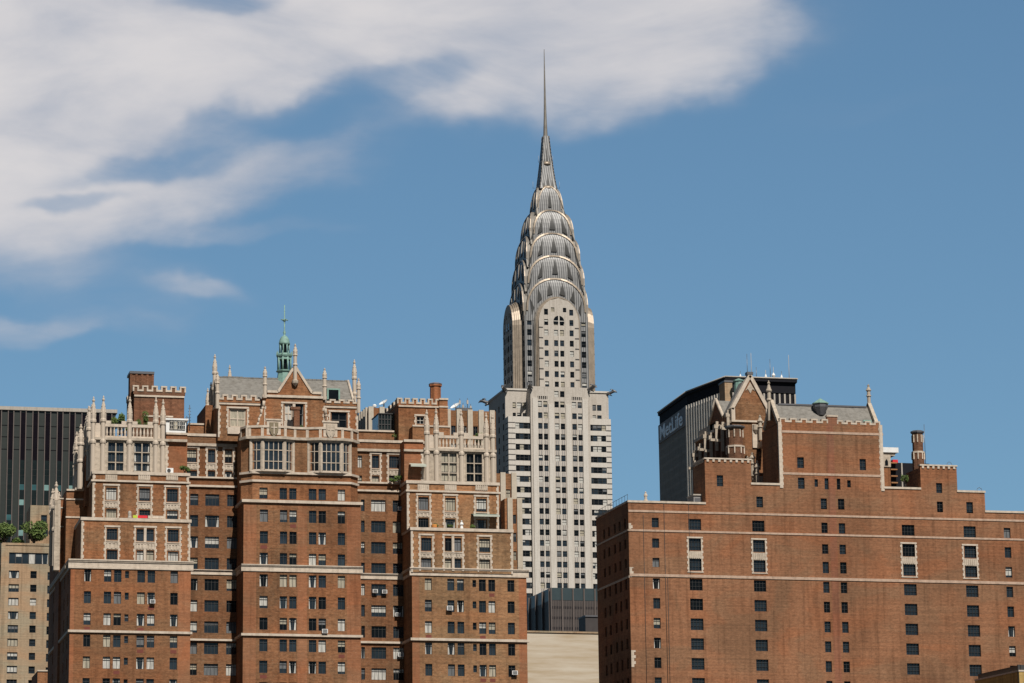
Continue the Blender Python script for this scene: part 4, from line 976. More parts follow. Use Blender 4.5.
mb = MB(); w = wp(861.5,869.5,421,426,YR+2.5); mb.box(w[0],w[1],YR+1.6,YR+3.4,w[2]-.4,w[3],VERD); mb.build('roof_hatch',B)
# gabled wing behind the notch
YG2 = YR+13; fG = front(YG2)
def Xq(p,y): return fx(p,y,YG2)
def Zq(p,y): return fz(p,y,YG2)
gx0,gx1 = Xq(732.6,430),Xq(774,430); zb0 = zlow-2; zg = Zq(749,406); apx,apz = Xq(749.8,380),Zq(749.8,375.5)
YGb2 = YG2+20
wn = [wp(757.2,760.4,441,452,YG2)]
body(B,'tower_wall',gx0,gx1,YG2,YGb2,zb0,Zq(749,421.5),BR,wn); [WB.add(fG,w,STN) for w in wn]
mb = MB(); e0,e1 = Xq(733.8,404),Xq(765.8,404)
mb.prism(fG,[(e0,Zq(749,422)),(e1,Zq(749,422)),(e1,zg),(apx,apz),(e0,zg)],-.8,0,BR); mb.build('gable',B)
mb = MB()
for a,b in (((e0-.4,zg-.6),(apx,apz)),((apx,apz),(e1+.4,zg-.6))):
    d = Vector((b[0]-a[0],0,b[1]-a[1])).normalized(); nn = Vector((-d.z,0,d.x))*.28; A0,B0 = Vector(fG.pt(*a)),Vector(fG.pt(*b)); y0,y1 = Vector((0,-.25,0)),Vector((0,.9,0))
    c8 = [A0-nn+y0,B0-nn+y0,B0-nn+y1,A0-nn+y1,A0+nn+y0,B0+nn+y0,B0+nn+y1,A0+nn+y1]
    for q in ((0,1,5,4),(1,2,6,5),(2,3,7,6),(3,0,4,7),(4,5,6,7),(3,2,1,0)): mb.face([c8[k] for k in q],CREAM)
mb.box(e0-.5,e0+.1,YG2-.25,YG2+.9,Zq(749,422),zg-.4,CREAM); mb.box(e1-.1,e1+.5,YG2-.25,YG2+.9,Zq(749,422),zg-.4,CREAM)
mb.box(apx-.5,apx+.5,YG2-.3,YG2+.8,apz+.1,apz+.55,LEAD); mb.prism(fG,[(apx-.8,apz-2.5),(apx-.4,apz-2.2),(apx,apz-2.9),(apx+.4,apz-2.2),(apx+.8,apz-2.5),(apx,apz-1.1)],0,.1,CREAM2); mb.build('gable_coping',B)
band(B,fG,Xq(731,421),Xq(763,421),Zq(749,422.4),Zq(749,420.6),.3,CREAM)
mb = MB(); rl = YG2+.6
mb.face([(apx,rl,apz-.3),(apx,rl+5,apz-.3),(e0,rl+5,zg-.5),(e0,rl,zg-.5)],SLATE); mb.face([(apx,rl+5,apz-.3),(apx,rl,apz-.3),(e1,rl,zg-.5),(e1,rl+5,zg-.5)],SLATE); mb.box(e0,e1,rl,rl+5,Zq(749,422)-.5,zg-.5,BRR); mb.build('gable_roof',B)
# side range running back: cross gable, roof and stone-capped buttresses
zs_ = Zq(749,421.5)
xs0 = gx0
mb = MB(); yy0,yy1 = YG2+4,YGb2
mb.face([(xs0+.3,YG2+5,zs_),(gx1,YG2+5,zs_),(gx1,yy1,zs_+.0),(xs0+.3,yy1,zs_)],SLATE)
mb.box(xs0+.4,gx1-1,YG2+10,yy1-1,zs_-.4,zs_+1.6,CREAM2); mb.prism(left(xs0+.4),[(-yy0-9,zs_),(-yy0-2,zs_),(-yy0-2,zs_+1.8),(-yy0-5.5,zs_+5.0),(-yy0-9,zs_+1.8)],-4,0,BRR,SLATE); mb.build('side_gable',B)
mb = MB()
for a,b in (((-yy0-9.2,zs_+1.7),(-yy0-5.5,zs_+5.2)),((-yy0-5.5,zs_+5.2),(-yy0-1.8,zs_+1.7))):
    pl = left(xs0+.4); mb.tube(pl.pt(a[0],a[1],.0),pl.pt(b[0],b[1],.0),.28,.28,CREAM,6)
mb.build('gable_coping',B)
for k in range(7):
    y = YG2+.9+k*3.05; zt = zs_+.6; mb = MB()
    zt += (.5,-.9,-.3,-1.6,-.9,-2.4,-3.0)[k]; mb.box(xs0-.7,xs0,y-.35,y+.35,zb0,zt,BRC); mb.box(xs0-.75,xs0-.3,y-.4,y-.3,zt-4,zt,CREAM2); mb.box(xs0-.9,xs0+.1,y-.45,y+.45,zt-.35,zt+.25,CREAM2); mb.box(xs0-.55,xs0-.15,y-.2,y+.2,zt+.25,zt+.8,CREAM2); mb.box(xs0-1.5,xs0-.7,y-.2,y+.2,zt-2.4,zt-2.0,CREAM2); mb.build('buttress',B,origin=(xs0,y,zb0))
    if k < 6:
        mb = MB(); mb.box(xs0-.12,xs0,y+.8,y+2.2,zt-6,zt-1.8,CREAM2); mb.box(xs0-.16,xs0-.12,y+.95,y+2.05,zt-5.8,zt-2,GLK); mb.build('side_window',B)
band(B,left(xs0),-YGb2,-YG2-.3,zs_-.25,zs_+.2,.3,CREAM)
# two brick chimney stacks with pale stone strips
def stack(px0,px1,pyt,pyb,pym,y,wide):
    mb = MB(); u0_,u1_ = fx(px0,(pyt+pyb)/2,y),fx(px1,(pyt+pyb)/2,y); c = (u0_+u1_)/2; r_ = (u1_-u0_)/2/.924; zt_ = fz((px0+px1)/2,pyt,y); zb_ = fz((px0+px1)/2,pyb,y); zm = fz((px0+px1)/2,pym,y)
    mb.lathe((c,y+r_,0),[(r_*wide,zb_-3),(r_*wide,zm)],8,BRC,math.pi/8); mb.lathe((c,y+r_,0),[(r_*wide*1.08,zm),(r_*wide*1.08,zm+.28)],8,CREAM,math.pi/8)
    mb.lathe((c,y+r_,0),[(r_,zm+.28),(r_,zt_-.5)],8,BRC,math.pi/8); mb.lathe((c,y+r_,0),[(r_*1.12,zt_-.5),(r_*1.28,zt_-.3),(r_*1.28,zt_-.1),(r_*1.02,zt_)],8,LEAD,math.pi/8)
    for k in range(8):
        a = math.pi/8+math.pi/4*k
        x_,y_ = c+r_*math.cos(a),y+r_+r_*math.sin(a); mb.box(x_-.09,x_+.09,y_-.09,y_+.09,zt_-1.9,zt_-.7,CREAM2)
        x_,y_ = c+wide*r_*math.cos(a),y+r_+wide*r_*math.sin(a); mb.box(x_-.09,x_+.09,y_-.09,y_+.09,zm-1.0,zm,CREAM)
    return mb.build('chimney',B,origin=(c,y+r_,zb_-3))
tag(stack(730.6,744.6,424.6,461,446.6,YR+9.6,1.12),'octagonal brown brick chimney with pale corner stones beside the gable')
tag(stack(915.2,924.4,430.0,467,452.6,YR+5,1.14),'tall slim brick chimney with white corner stones at the right')
mb = MB(); w = wp(745,751.5,400,430,YG2-1); mb.box(*[Xq(752.2,440),Xq(758.4,440)],YG2-.25,YG2,Zq(755,448),Zq(755,424.5),CREAM); mb.lathe((Xq(755.3,432),YG2-.28,Zq(755,434)),[(.1,0),(.5,.6),(.5,1.4)],8,CREAM2); mb.build('shield',B)
for (p,t_1,b_1,y,r_) in ((760.3,414.8,432,YG2-.8,.30),(752.6,452,468,YG2-3,.35),(757.5,460,480,YG2-4,.3),(747.8,456,470,YG2-2.4,.3)):
    pin(B,fx(p,b_1,y),y,fz(p,b_1+8,y),fz(p,t_1,y),r_,SLIM)
mb = MB(); 
for (a,b,c_,d) in ((752.6,758,468,480),(757.5,763,476,484.6),(763,768,440,446)): w = wp(a,b,c_,d,YG2-3); mb = MB(); mb.box(w[0],w[1],YG2-3,YG2-.3,w[2],w[3],CREAM2); mb.build('stone_terrace',B)
mb = MB(); w = wp(724.9,732.4,382.2,399,YG2+14); mb.box(w[0],w[1],YG2+14,YG2+17,w[2]-6,w[3],TAN); mb.box(w[0]-.1,w[1]+.1,YG2+13.9,YG2+17.1,w[3],w[3]+.3,LEAD); mb.build('roof_tank_house',B)
mb = MB(); c = (fx(738.8,388,YG2+12.5),YG2+12.5); z_ = [fz(738.8,v,YG2+12.5) for v in (402,381.8,378.6)]; mb.lathe((c[0],c[1],0),[(.8,z_[0]-5),(.8,z_[1]),(.95,z_[1]+.05),(.95,z_[1]+.2),(.12,z_[2])],10,VERD); mb.build('copper_turret',B)
w = wp(693.6,704.5,493,503,YR+2); mb = MB(); mb.box(w[0],w[1],YR+2,YR+5,w[2]-.5,w[3]-.4,CONCD); mb.box(w[0]+.2,w[0]+1,YR+1.9,YR+2,w[2],w[3]-.8,LEAD); mb.box(w[0]-.1,w[1]+.1,YR+1.8,YR+5.2,w[3]-.4,w[3]-.2,CONC); mb.build('lift_housing',B)
# thin pipes and cables down the facade
for (p,y0,y1,dx) in ((663.6,502,683,3.2),(688.4,503,515,.3),(643,515,683,3.5),(667.5,575,683,2.2)):
    mb = MB(); a,b = xyr(p,y0); c_,d = xyr(p+dx,y1); mb.tube((a,YR-.09,b),(a,YR-.09,d-10),.035,.035,PIPE,5); mb.build('drain_pipe',B)
mb = MB(); 
y = YR
while y < YRb: mb.tube((XR0-.05,y,segs[0][2]+.3),(XR0-.05,y,segs[0][2]+1.25),.03,.03,PIPE,4); y += 1.6
mb.tube((XR0-.05,YR,segs[0][2]+1.2),(XR0-.05,YRb,segs[0][2]+1.2),.03,.03,PIPE,4); mb.build('railing',B)
WB.finish()

# ================================================================== CENTRE: stepped white tower with steel crown
YAX = 965.0; XAX = fx(548.7,350,YAX)
T = empty('skyscraper', (XAX, YAX, 0), 'tall pale tower with tiered steel sunburst arches and a needle spire', 'skyscraper')
WT = Windows(T, 98)
STT = dict(frame=FRM, v=0, hs=[.5], lit=.34, deep=.5, t=.07, nb=1)
def Zt(py, dy=0, px=556): return fz(px,py,YAX-dy)
def Ux(px,py,dy): return fx(px,py,YAX-dy)-XAX
# profile of the crown: distance of each face from the axis at a given height
dirs = [((0,-1),(1,0)),((-1,0),(0,-1)),((0,1),(-1,0)),((1,0),(0,1))]   # (normal, u)
def dpt(k,u,d,z): (nx,ny),(ux,uy) = dirs[k]; return (XAX+nx*d+ux*u, YAX+ny*d+uy*u, z)
def arch(w,zb,zs_,zc,n=14,p=2.0):
    pts = [(-w,zb)]
    for i in range(n+1):
        a = math.pi*(1-i/n); u = w*math.cos(a); z = zs_+(zc-zs_)*(max(0,math.sin(a)))**(2/p); pts.append((u,z))
    pts.append((w,zb)); return pts
def tier_d(B_,T_,zlo,zc,off):
    def f(z):
        t = min(1,max(0,(z-zlo)/(zc-zlo))); return T_+(B_-T_)*math.sqrt(max(0,1-t*t))+off
    return f
def crown_tier(name,w,zb,zs_,zc,df,ring,face=STEEL,flat=None,rimw=.75,p=2.0,core=True):
    pts = arch(w,zb,zs_,zc,16,p); dd = df; mb = MB(); n = len(pts)
    for k in range(4):
        for i in range(n//2):
            l0,l1 = pts[i],pts[i+1]; r0,r1 = pts[n-1-i],pts[n-2-i]
            steps = 6
            if l1[1]-l0[1] > .01 or True:
                mb.face([dpt(k,l0[0],dd(l0[1]),l0[1]),dpt(k,r0[0],dd(r0[1]),r0[1]),dpt(k,r1[0],dd(r1[1]),r1[1]),dpt(k,l1[0],dd(l1[1]),l1[1])],face)
        for a,b in zip(pts,pts[1:]): mb.face([dpt(k,a[0],dd(a[1]),a[1]),dpt(k,b[0],dd(b[1]),b[1]),dpt(k,b[0],0,b[1]),dpt(k,a[0],0,a[1])],RIMD,False)
    o = mb.build(name,T)
    if ring:                                                 # projecting burnished arch rings
        for k in range(4):
            mb = MB(); pr = ring
            for (a,b) in zip(pts[1:-1],pts[2:-1]):
                def inn(q): 
                    c = (0,zs_); v = Vector((q[0]-c[0],q[1]-c[1])); l = max(.01,v.length); v = v*(1-rimw/l); return (c[0]+v[0],c[1]+v[1])
                ia,ib = inn(a),inn(b); f = lambda q,e: dpt(k,q[0],dd(q[1])+e,q[1])
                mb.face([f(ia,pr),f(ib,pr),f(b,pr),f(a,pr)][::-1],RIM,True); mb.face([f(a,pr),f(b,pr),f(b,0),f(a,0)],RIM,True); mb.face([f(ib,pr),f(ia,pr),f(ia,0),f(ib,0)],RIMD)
            mb.build('arch_ring',o)
    return o
def tri_windows(up,lo,df,angs,o,hb=.95,reach=.8):
    """sunburst of triangular windows standing on the arch of the tier below; up/lo = (half width, spring z, crown z)"""
    for k in (0,1,3):
        for a in angs:
            t = R(a); q = lambda A_,tt,m=1.0: (A_[0]*m*math.sin(tt), A_[1]+(A_[2]-A_[1])*m*math.cos(tt))
            dt = hb/lo[0]
            b0,b1,bm = q(lo,t-dt,1.12),q(lo,t+dt,1.12),q(lo,t,1.12); te = q(up,t*.98,.97)
            tip = (bm[0]+(te[0]-bm[0])*reach, bm[1]+(te[1]-bm[1])*reach)
            mb = MB(); f = lambda qq,e: dpt(k,qq[0],df(qq[1])+e,qq[1])
            lp = lambda p_,s_: (p_[0]+(tip[0]-p_[0])*s_, p_[1]+(tip[1]-p_[1])*s_)
            for j_ in range(8):
                s0_,s1_ = j_/8,(j_+1)/8; mb.face([f(lp(b0,s0_),.36),f(lp(b1,s0_),.36),f(lp(b1,s1_),.36),f(lp(b0,s1_),.36)],TRI)
                for p_ in (b0,b1): mb.face([f(lp(p_,s0_),.36),f(lp(p_,s1_),.36),f(lp(p_,s1_),-.3),f(lp(p_,s0_),-.3)],RIMD)
            mb.face([f(b0,.36),f(b1,.36),f(b1,-.4),f(b0,-.4)],RIMD)
            mb.build('triangular_window',o)
zsh = Zt(388,15)
# needle and slender upper tiers
mb = MB(); zt = Zt(50); z1 = Zt(138)
mb.lathe((XAX,YAX,0),[(.95,z1-3),(.80,z1),(.52,z1+(zt-z1)*.22),(.36,z1+(zt-z1)*.45),(.22,z1+(zt-z1)*.75),(.10,zt)],8,RIMD,math.pi/8)
sp = mb.build('spire',T)
def lancet(w0,w1,zb,zc,zn):
    """narrow concave tier: four leaning pointed panels with a slit window"""
    mb = MB(); n = 8; L_ = []
    for i in range(n+1):
        t = i/n; L_.append((w0+(w1-w0)*(t**.8), zb+(zc-zb)*t))
    for k in range(4):
        for a,b in zip(L_,L_[1:]):
            mb.face([dpt(k,-a[0],a[0],a[1]),dpt(k,a[0],a[0],a[1]),dpt(k,b[0],b[0],b[1]),dpt(k,-b[0],b[0],b[1])],STEEL)
    mb.face([dpt(k,-w1,w1,zc) for k in range(4)],RIM)
    o = mb.build('lancet_tier',T)
    for k in range(4):
        m2 = MB(); 
        for s_ in (-1,1):
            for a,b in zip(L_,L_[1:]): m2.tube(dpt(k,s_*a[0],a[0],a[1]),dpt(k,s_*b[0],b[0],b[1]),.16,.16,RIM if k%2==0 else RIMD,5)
        f = lambda u,t: dpt(k,u,(w0+(w1-w0)*(t**.8))+.08,zb+(zc-zb)*t)
        m2.build('rib',o)
        m3 = MB(); 
        for (u,ta,tb,hw) in ((0,.10,.6,.20),(-.55,.06,.36,.14),(.55,.06,.36,.14)):
            m3.face([f((u-hw)*w0,ta),f((u+hw)*w0,ta),f(u*w0*.75,tb)],TRI)
        m3.build('triangular_window',o)
    m4 = MB(); m4.lathe((XAX,YAX-w0*.2,0),[(w0*1.02,zb-.3),(w0*1.08,zb+.2),(w0*.9,zb+1.0)],12,RIM,0,True); m4.build('dome_cap',o)
lancet(1.95,1.0,Zt(166),Zt(137),0); lancet(3.1,1.9,Zt(191),Zt(165),0)
tiers_ = [(4.4,230,210,186.5,3,-.1),(6.9,254,236,209.7,5.6,.0),(8.6,278,260,233,7.4,.25),(9.8,302,285,255.5,9,.5),(10.6,322,312,278,10.4,.75)]
angs = [(-46,0,46),(-56,-28,0,28,56),(-54,-27,0,27,54),(-54,-27,0,27,54),(-66,-40,-14,14,40,66)]
TA = [(w,Zt(ys,dd_),Zt(yc,dd_)) for (w,yb,ys,yc,dd_,off) in tiers_]+[(8.1,Zt(322,14.5),Zt(298,14.5)+1.0)]
for i_,((w,yb,ys,yc,dd_,off),an) in enumerate(zip(tiers_,angs)):
    B_,T_ = [(4.7,3.1),(7.6,5.0),(9.3,7.5),(10.4,9.1),(11.3,10.2)][i_]
    df = tier_d(B_,T_,TA[i_+1][2],TA[i_][2],0 if i_ else -.1)
    o = crown_tier('crown_tier',w,Zt(yb,dd_),Zt(ys,dd_),Zt(yc,dd_),df,.3 if i_ else .2,rimw=.6 if i_ else .4,p=2.0 if i_ == 0 else 2.35)
    tri_windows(TA[i_],TA[i_+1],df,an,o,hb=.92 if i_ else .55)
# shaft under the crown : ribbed corners with window columns, projecting white bays with arched heads
zc_ = Zt(298,14.5); zsp = Zt(322,14.5); ztop = Zt(330,11)
frT = Pl((XAX,YAX-11.2,0),(1,0,0),(0,-1,0)); lfT = Pl((XAX-11.2,YAX,0),(0,-1,0),(-1,0,0)); bkT = Pl((XAX,YAX+11.2,0),(-1,0,0),(0,1,0)); rtT = Pl((XAX+11.2,YAX,0),(0,1,0),(1,0,0))
rowsT = [(Zt(384.5-10.35*k+3.4,11.2),Zt(384.5-10.35*k-2.6,11.2)) for k in range(7)]
zcor = zc_-1.5
for pl,vis in ((frT,1),(lfT,1),(bkT,0),(rtT,0)):
    hs = []
    if vis:
        for u in (-9.6,9.6):
            for (a,b) in rowsT: hs.append((u-.8,u+.8,a,b)); WT.add(pl,hs[-1],STT,.3)
    mb = MB(); facade(mb,pl,-11.2,11.2,zsh-2,zcor-4,hs,STEEL,.3); mb.build('shaft_wall',T)
fcs = [Pl((XAX,YAX,0),(u[0],u[1],0),(n_[0],n_[1],0)) for n_,u in dirs]
rw = [(Zt(384.2-10.35*k+3.3,14.5),Zt(384.2-10.35*k-2.6,14.5)) for k in range(7)]
for k in range(4):
    pl = fcs[k]
    for (w,d,c_) in ((8.1,12.5,1.0),(7.75,13.1,.72),(7.4,13.7,.42)):   # nested steel reveals
        mb = MB(); pts = arch(w,zsh-1,zsp,zc_+c_,16)
        mb.prism(pl,[(a,b) for a,b in reversed(pts)],9,d,RIM if w < 8 else RIMD,RIM); mb.build('arch_reveal',T)
    pts = arch(7.0,zsh-1,zsp,zc_,16); pl2 = Pl(pl.pt(0,0,14.5),pl.U,pl.N)
    hs = []
    if k in (0,1,3):
        for (a,b) in rw:
            for u0,u1 in ((-5.15,-3.75),(-1.75,-.35),(.35,1.75),(3.75,5.15)): hs.append((u0,u1,a,b))
        a,b = Zt(384.2-10.35*7+3.3,14.5),Zt(384.2-10.35*7-2.6,14.5); hs += [(-5.15,-3.75,a,b),(3.75,5.15,a,b)]
        a,b = Zt(312,14.5),Zt(307.5,14.5); hs += [(-2.7,-1.5,a,b),(1.5,2.7,a,b)]
    for w in hs: WT.add(pl2,w,STT,.3) if k < 2 else None
    mb = MB(); zmid = max(h[3] for h in hs)+.3 if hs else zsp+2
    zmid = min(zmid, Zt(307,14.5)+.3)
    # wall below: rectangle to the springing, then the arched head in horizontal courses
    facade(mb,pl2,-7.0,7.0,zsh-1,zsp,hs,LIME,.3)
    hd = [p for p in pts if p[1] >= zsp-1e-6]; nh = len(hd)
    lv = sorted(set([zsp,zc_]+[h[2] for h in hs if zsp < h[2]]+[h[3] for h in hs if h[3] > zsp]+[zsp+(zc_-zsp)*j/10 for j in range(10)]))
    def hw(z): t = min(1,max(0,(z-zsp)/(zc_-zsp))); return 7.0*math.sqrt(max(0,1-t*t))
    for z0_,z1_ in zip(lv,lv[1:]):
        zc2 = (z0_+z1_)/2; row = sorted([h for h in hs if h[2] < zc2 < h[3]]); x = -hw(z0_); xt = -hw(z1_)
        segs_ = []
        for h in row: segs_.append((x,xt,h[0],h[0])); x = xt = h[1]
        segs_.append((x,xt,hw(z0_),hw(z1_)))
        for a,b,c2,d2 in segs_: mb.face([pl2.pt(a,z0_),pl2.pt(c2,z0_),pl2.pt(d2,z1_),pl2.pt(b,z1_)],LIME)
    for a,b in zip(pts,pts[1:]): mb.face([pl2.pt(a[0],a[1],0),pl2.pt(b[0],b[1],0),pl2.pt(b[0],b[1],-5),pl2.pt(a[0],a[1],-5)],RIM)
    for h in hs:
        for (a,b,c2,d2) in ((h[0],h[0],h[2],h[3]),(h[1],h[1],h[2],h[3])): mb.face([pl2.pt(a,c2,0),pl2.pt(a,d2,0),pl2.pt(a,d2,-.3),pl2.pt(a,c2,-.3)],LIME)
        for z in (h[2],h[3]): mb.face([pl2.pt(h[0],z,0),pl2.pt(h[1],z,0),pl2.pt(h[1],z,-.3),pl2.pt(h[0],z,-.3)],LIME)
    mb.build('bay_wall',T)
    mb = MB()
    for (a,b) in rw:                                        # dark notches between storeys at the bay edges
        for s_ in (-1,1): mb = MB(); mb.pbox(pl2,5.6*s_,7.02*s_,a-1.05,a-.62,-.05,.04,BLKB); mb.build('brick_band',T,origin=pl2.pt(5.6*s_,a))
    if k in (0,1):
        mb = MB(); mb.pbox(pl2,-.22,.22,zsh,Zt(316,14.5),0,.18,LIMED); z_ = Zt(322,14.5); mb.build('pilaster',T)
        mb = MB(); zz = Zt(323.6,14.5); ap_ = [(-1.9,zz),(1.9,zz)]+[(1.9*math.cos(math.pi*i/10),zz+.9+1.9*math.sin(math.pi*i/10)) for i in range(11)]
        mb.prism(pl2,ap_,0,.04,GLK); mb.pbox(pl2,-.12,.12,zz,zz+2.8,.04,.12,FRML); mb.pbox(pl2,-1.9,1.9,zz+.8,zz+1.0,.04,.12,FRML); mb.build('arched_window',T)
# upper block with eagles, and the banded slab below
def Ls(px,py,d): return fx(px,py,YAX-d)
dU,dS,dC = 15.5,19.3,20.3
ux0,ux1 = Ls(505.2,400,dU),Ls(608.4,400,dU); yU0,yU1 = YAX-dU,YAX+9
zU = Zt(391.6,dU); frU = front(yU0); hs = []
rowsU = [(Zt(409.5,dU),Zt(403.6,dU)),(Zt(417.6,dU),Zt(414,dU))]
for (p0,p1) in ((512.6,515.8),(517,521.4),(522.6,526),(592.4,596),(597,601.4)):
    for a,b in rowsU: w = (Ls(p0,406,dU),Ls(p1,406,dU),a,b); hs.append(w); WT.add(frU,w,STT,.3)
hl = []
for u in (-YAX+12.5,-YAX+6,-YAX+.3,-YAX-4.5):
    for kk in range(24): z = Zt(409.5,dU)-kk*3.62; w = (u-.9,u+.9,z,z+2.1); hl.append(w); WT.add(left(ux0),w,STT,.3)
mb = MB(); facade(mb,frU,ux0,ux1,zU-14,zU,hs,LIME,.3); facade(mb,left(ux0),-yU1,-yU0,0,zU,hl,LIME,.3); facade(mb,right(ux1),yU0,yU1,0,zU,[],LIME)
mb.face([(ux0,yU0,zU),(ux1,yU0,zU),(ux1,yU1,zU),(ux0,yU1,zU)],ROOFM); mb.face([(ux1,yU1,0),(ux0,yU1,0),(ux0,yU1,zU),(ux1,yU1,zU)],LIME); mb.build('shoulder_wall',T)
band(T,frU,ux0-.2,ux1+.2,zU-.02,zU+.6,.35,LIMED,'coping',prof=False)
band(T,left(ux0),-yU1,-yU0,zU-.02,zU+.6,.3,LIMED,'coping',prof=False)
sx0,sx1 = Ls(508.4,440,dS),Ls(611.2,440,dS); cx0,cx1 = Ls(531,440,dC),Ls(590.6,440,dC); ySl = YAX-dS; frS = front(ySl); frC = front(YAX-dC)
zS = Zt(417.6,dS,560); zCt = Zt(387,dC,560)
DYT = 10.63; rs = [(Zt(429.6+DYT*k,dS),Zt(423.6+DYT*k,dS)) for k in range(24)]
hsS,hsC = [],[]
for k,(a,b) in enumerate(rs):
    sh = .007*(k*DYT)
    for p0,p1 in ((515.6,532.6),(588.6,606.2)):
        n = 4; u0,u1 = Ls(p0,440,dS),Ls(p1,440,dS); hsS.append((u0,u1,a,b))
        for q in range(n): WT.add(frS,(u0+(u1-u0)*q/n+.04,u0+(u1-u0)*(q+1)/n-.04,a,b),STT,.3)
rc_ = [(Zt(440.7+DYT*k-.6-DYT,dC),Zt(434.9+DYT*k-.6-DYT,dC)) for k in range(24)]
rc_ = [(Zt(429.2+DYT*k,dC),Zt(423.4+DYT*k,dC)) for k in range(-1,24)]
for (a,b) in rc_:
    for p0,p1 in ((538.4,542.6),(544,548.2),(555.2,559.6),(561,565.4),(572.6,577),(578.4,582.6)):
        w = (Ls(p0,440,dC),Ls(p1,440,dC),a,b); hsC.append(w); WT.add(frC,w,STT,.3)
ab = [(Zt(407.4,dC),Zt(401.4,dC)),(Zt(397,dC),Zt(391,dC))]
for (a,b) in ab:
    for p0,p1 in ((555,559.4),(560.8,565.2)): w = (Ls(p0,440,dC),Ls(p1,440,dC),a,b); hsC.append(w); WT.add(frC,w,STT,.3)
a,b = ab[0]
for p0,p1 in ((538.2,542.4),(543.8,548),(572.4,576.8),(578.2,582.4)): w = (Ls(p0,440,dC),Ls(p1,440,dC),a,b); hsC.append(w); WT.add(frC,w,STT,.3)
a,b = Zt(399.6,dC),Zt(396.4,dC)
gr = [(Ls(538.2,440,dC),Ls(548,440,dC),a,b),(Ls(572.4,440,dC),Ls(582.4,440,dC),a,b)]; hsC += gr
mb = MB(); facade(mb,frC,cx0,cx1,0,zCt,hsC,LIME,.3); facade(mb,left(cx0),-(YAX-10),-(YAX-dC),0,zCt,[],LIME); facade(mb,right(cx1),YAX-dC,YAX-10,0,zCt,[],LIME); mb.face([(cx0,YAX-dC,zCt),(cx1,YAX-dC,zCt),(cx1,YAX-10,zCt),(cx0,YAX-10,zCt)],ROOFM); mb.build('centre_bay_wall',T)
for w in gr:
    mb = MB(); mb.pbox(frC,w[0],w[1],w[2],w[3],-.5,-.31,BLKB)
    for q in range(5): x = w[0]+(w[1]-w[0])*(q+.5)/5; mb.pbox(frC,x-.12,x+.12,w[2],w[3],-.3,0,LIME)
    mb.build('vent_grille',T)
mb = MB(); facade(mb,frS,sx0,cx0,0,zS,hsS,LIMED,.35); facade(mb,frS,cx1,sx1,0,zS,hsS,LIMED,.35); facade(mb,left(sx0),-(YAX-dU),-ySl,0,zS,[],LIMED); facade(mb,right(sx1),ySl,YAX-8,0,zS,[],LIMED); mb.face([(sx0,ySl,zS),(sx1,ySl,zS),(sx1,YAX-dU,zS),(sx0,YAX-dU,zS)],ROOFM); mb.build('slab_wall',T)
for (a,b) in rs:
    for (pl,u0,u1) in ((frS,sx0-.05,Ls(515.4,440,dS)),(frS,Ls(606.4,440,dS),sx1+.05),(left(sx0),-(YAX-dU),-ySl)): 
        mb = MB(); mb.pbox(pl,u0,u1,a-.05,a+.30,-.05,.03,BLKB); mb.pbox(pl,u0,u1,b-.2,b+.1,-.05,.03,BLKB); mb.build('brick_band',T,origin=pl.pt(u0,a))
mb = MB()
for (p) in (535.6,551.6,568.8,585.4): x = Ls(p,440,dC); mb.pbox(frC,x-.9,x+.9,0,zCt-(6 if p in (551.6,568.8) else 4),0,.35,LIMED)
for (p) in (543.3,560.2,577.7): x = Ls(p,440,dC); mb.pbox(frC,x-.16,x+.16,0,Zt(413,dC),0,.2,LIMED)
mb.build('pilaster',T)
mb = MB()                                                    # grey spandrels with fine ribs
for (a,b),(c_,d) in zip(rc_[1:],rc_[2:]):
    for p0,p1 in ((538.4,548.2),(555.2,565.4),(572.6,582.6)):
        n = 5
        for q in range(n): u0,u1 = Ls(p0,440,dC),Ls(p1,440,dC); x = u0+(u1-u0)*(q+.5)/n; mb.pbox(frC,x-.12,x+.12,d+.15,a-.15,0,.07,CONCD)
mb.build('spandrel_ribs',T)
# eagle-head gargoyles
def eagle(x,y,z,dx,dy,s_=1.0):
    mb = MB(); d = Vector((dx,dy,0)).normalized(); e = Vector((-d.y,d.x,0)); b = Vector((x,y,z))
    path = [(-.6,.0,1.25),(1.0,.3,1.15),(2.3,.9,1.0),(3.2,1.25,.95),(4.0,1.15,.75),(4.7,.75,.42),(5.1,.25,.12)]
    rings = []
    for (a,h,r_) in path:
        c = b+d*a*s_+Vector((0,0,h*s_)); i = len(mb.v)
        for j in range(8): t = 2*math.pi*j/8; mb.v.append(tuple(c+e*r_*s_*math.cos(t)+Vector((0,0,1))*r_*s_*.85*math.sin(t)))
        rings.append(i)
    k = mb.mi(GARG)
    for i0,i1 in zip(rings,rings[1:]):
        for j in range(8): j2 = (j+1)%8; mb.f.append((i0+j,i0+j2,i1+j2,i1+j)); mb.m.append(k); mb.sm.append(True)
    for sg in (-1,1): mb.tube(b+d*2.9*s_+e*.6*sg*s_+Vector((0,0,1.9*s_)),b+d*1.4*s_+e*1.3*sg*s_+Vector((0,0,2.3*s_)),.4*s_,.1*s_,GARG,5); mb.tube(b+d*.2*s_+e*1.0*sg*s_+Vector((0,0,-.2)),b+d*1.9*s_+e*.9*sg*s_+Vector((0,0,-1.1*s_)),.35*s_,.2*s_,GARG,5)
    mb.build('eagle_gargoyle',T,origin=(x,y,z))
eagle(ux0,yU0,zU-.2,-.6,-1,.72); eagle(ux1,yU0,zU-.2,1,-.6,.62); eagle(ux0,yU1,zU-.2,-1,.35,.72); eagle(cx0,YAX-dC,zCt-.6,-.5,-1,.72); eagle(cx1,YAX-dC,zCt-.6,.5,-1,.72); eagle(ux1,yU1,zU-.2,1,.4,.72)
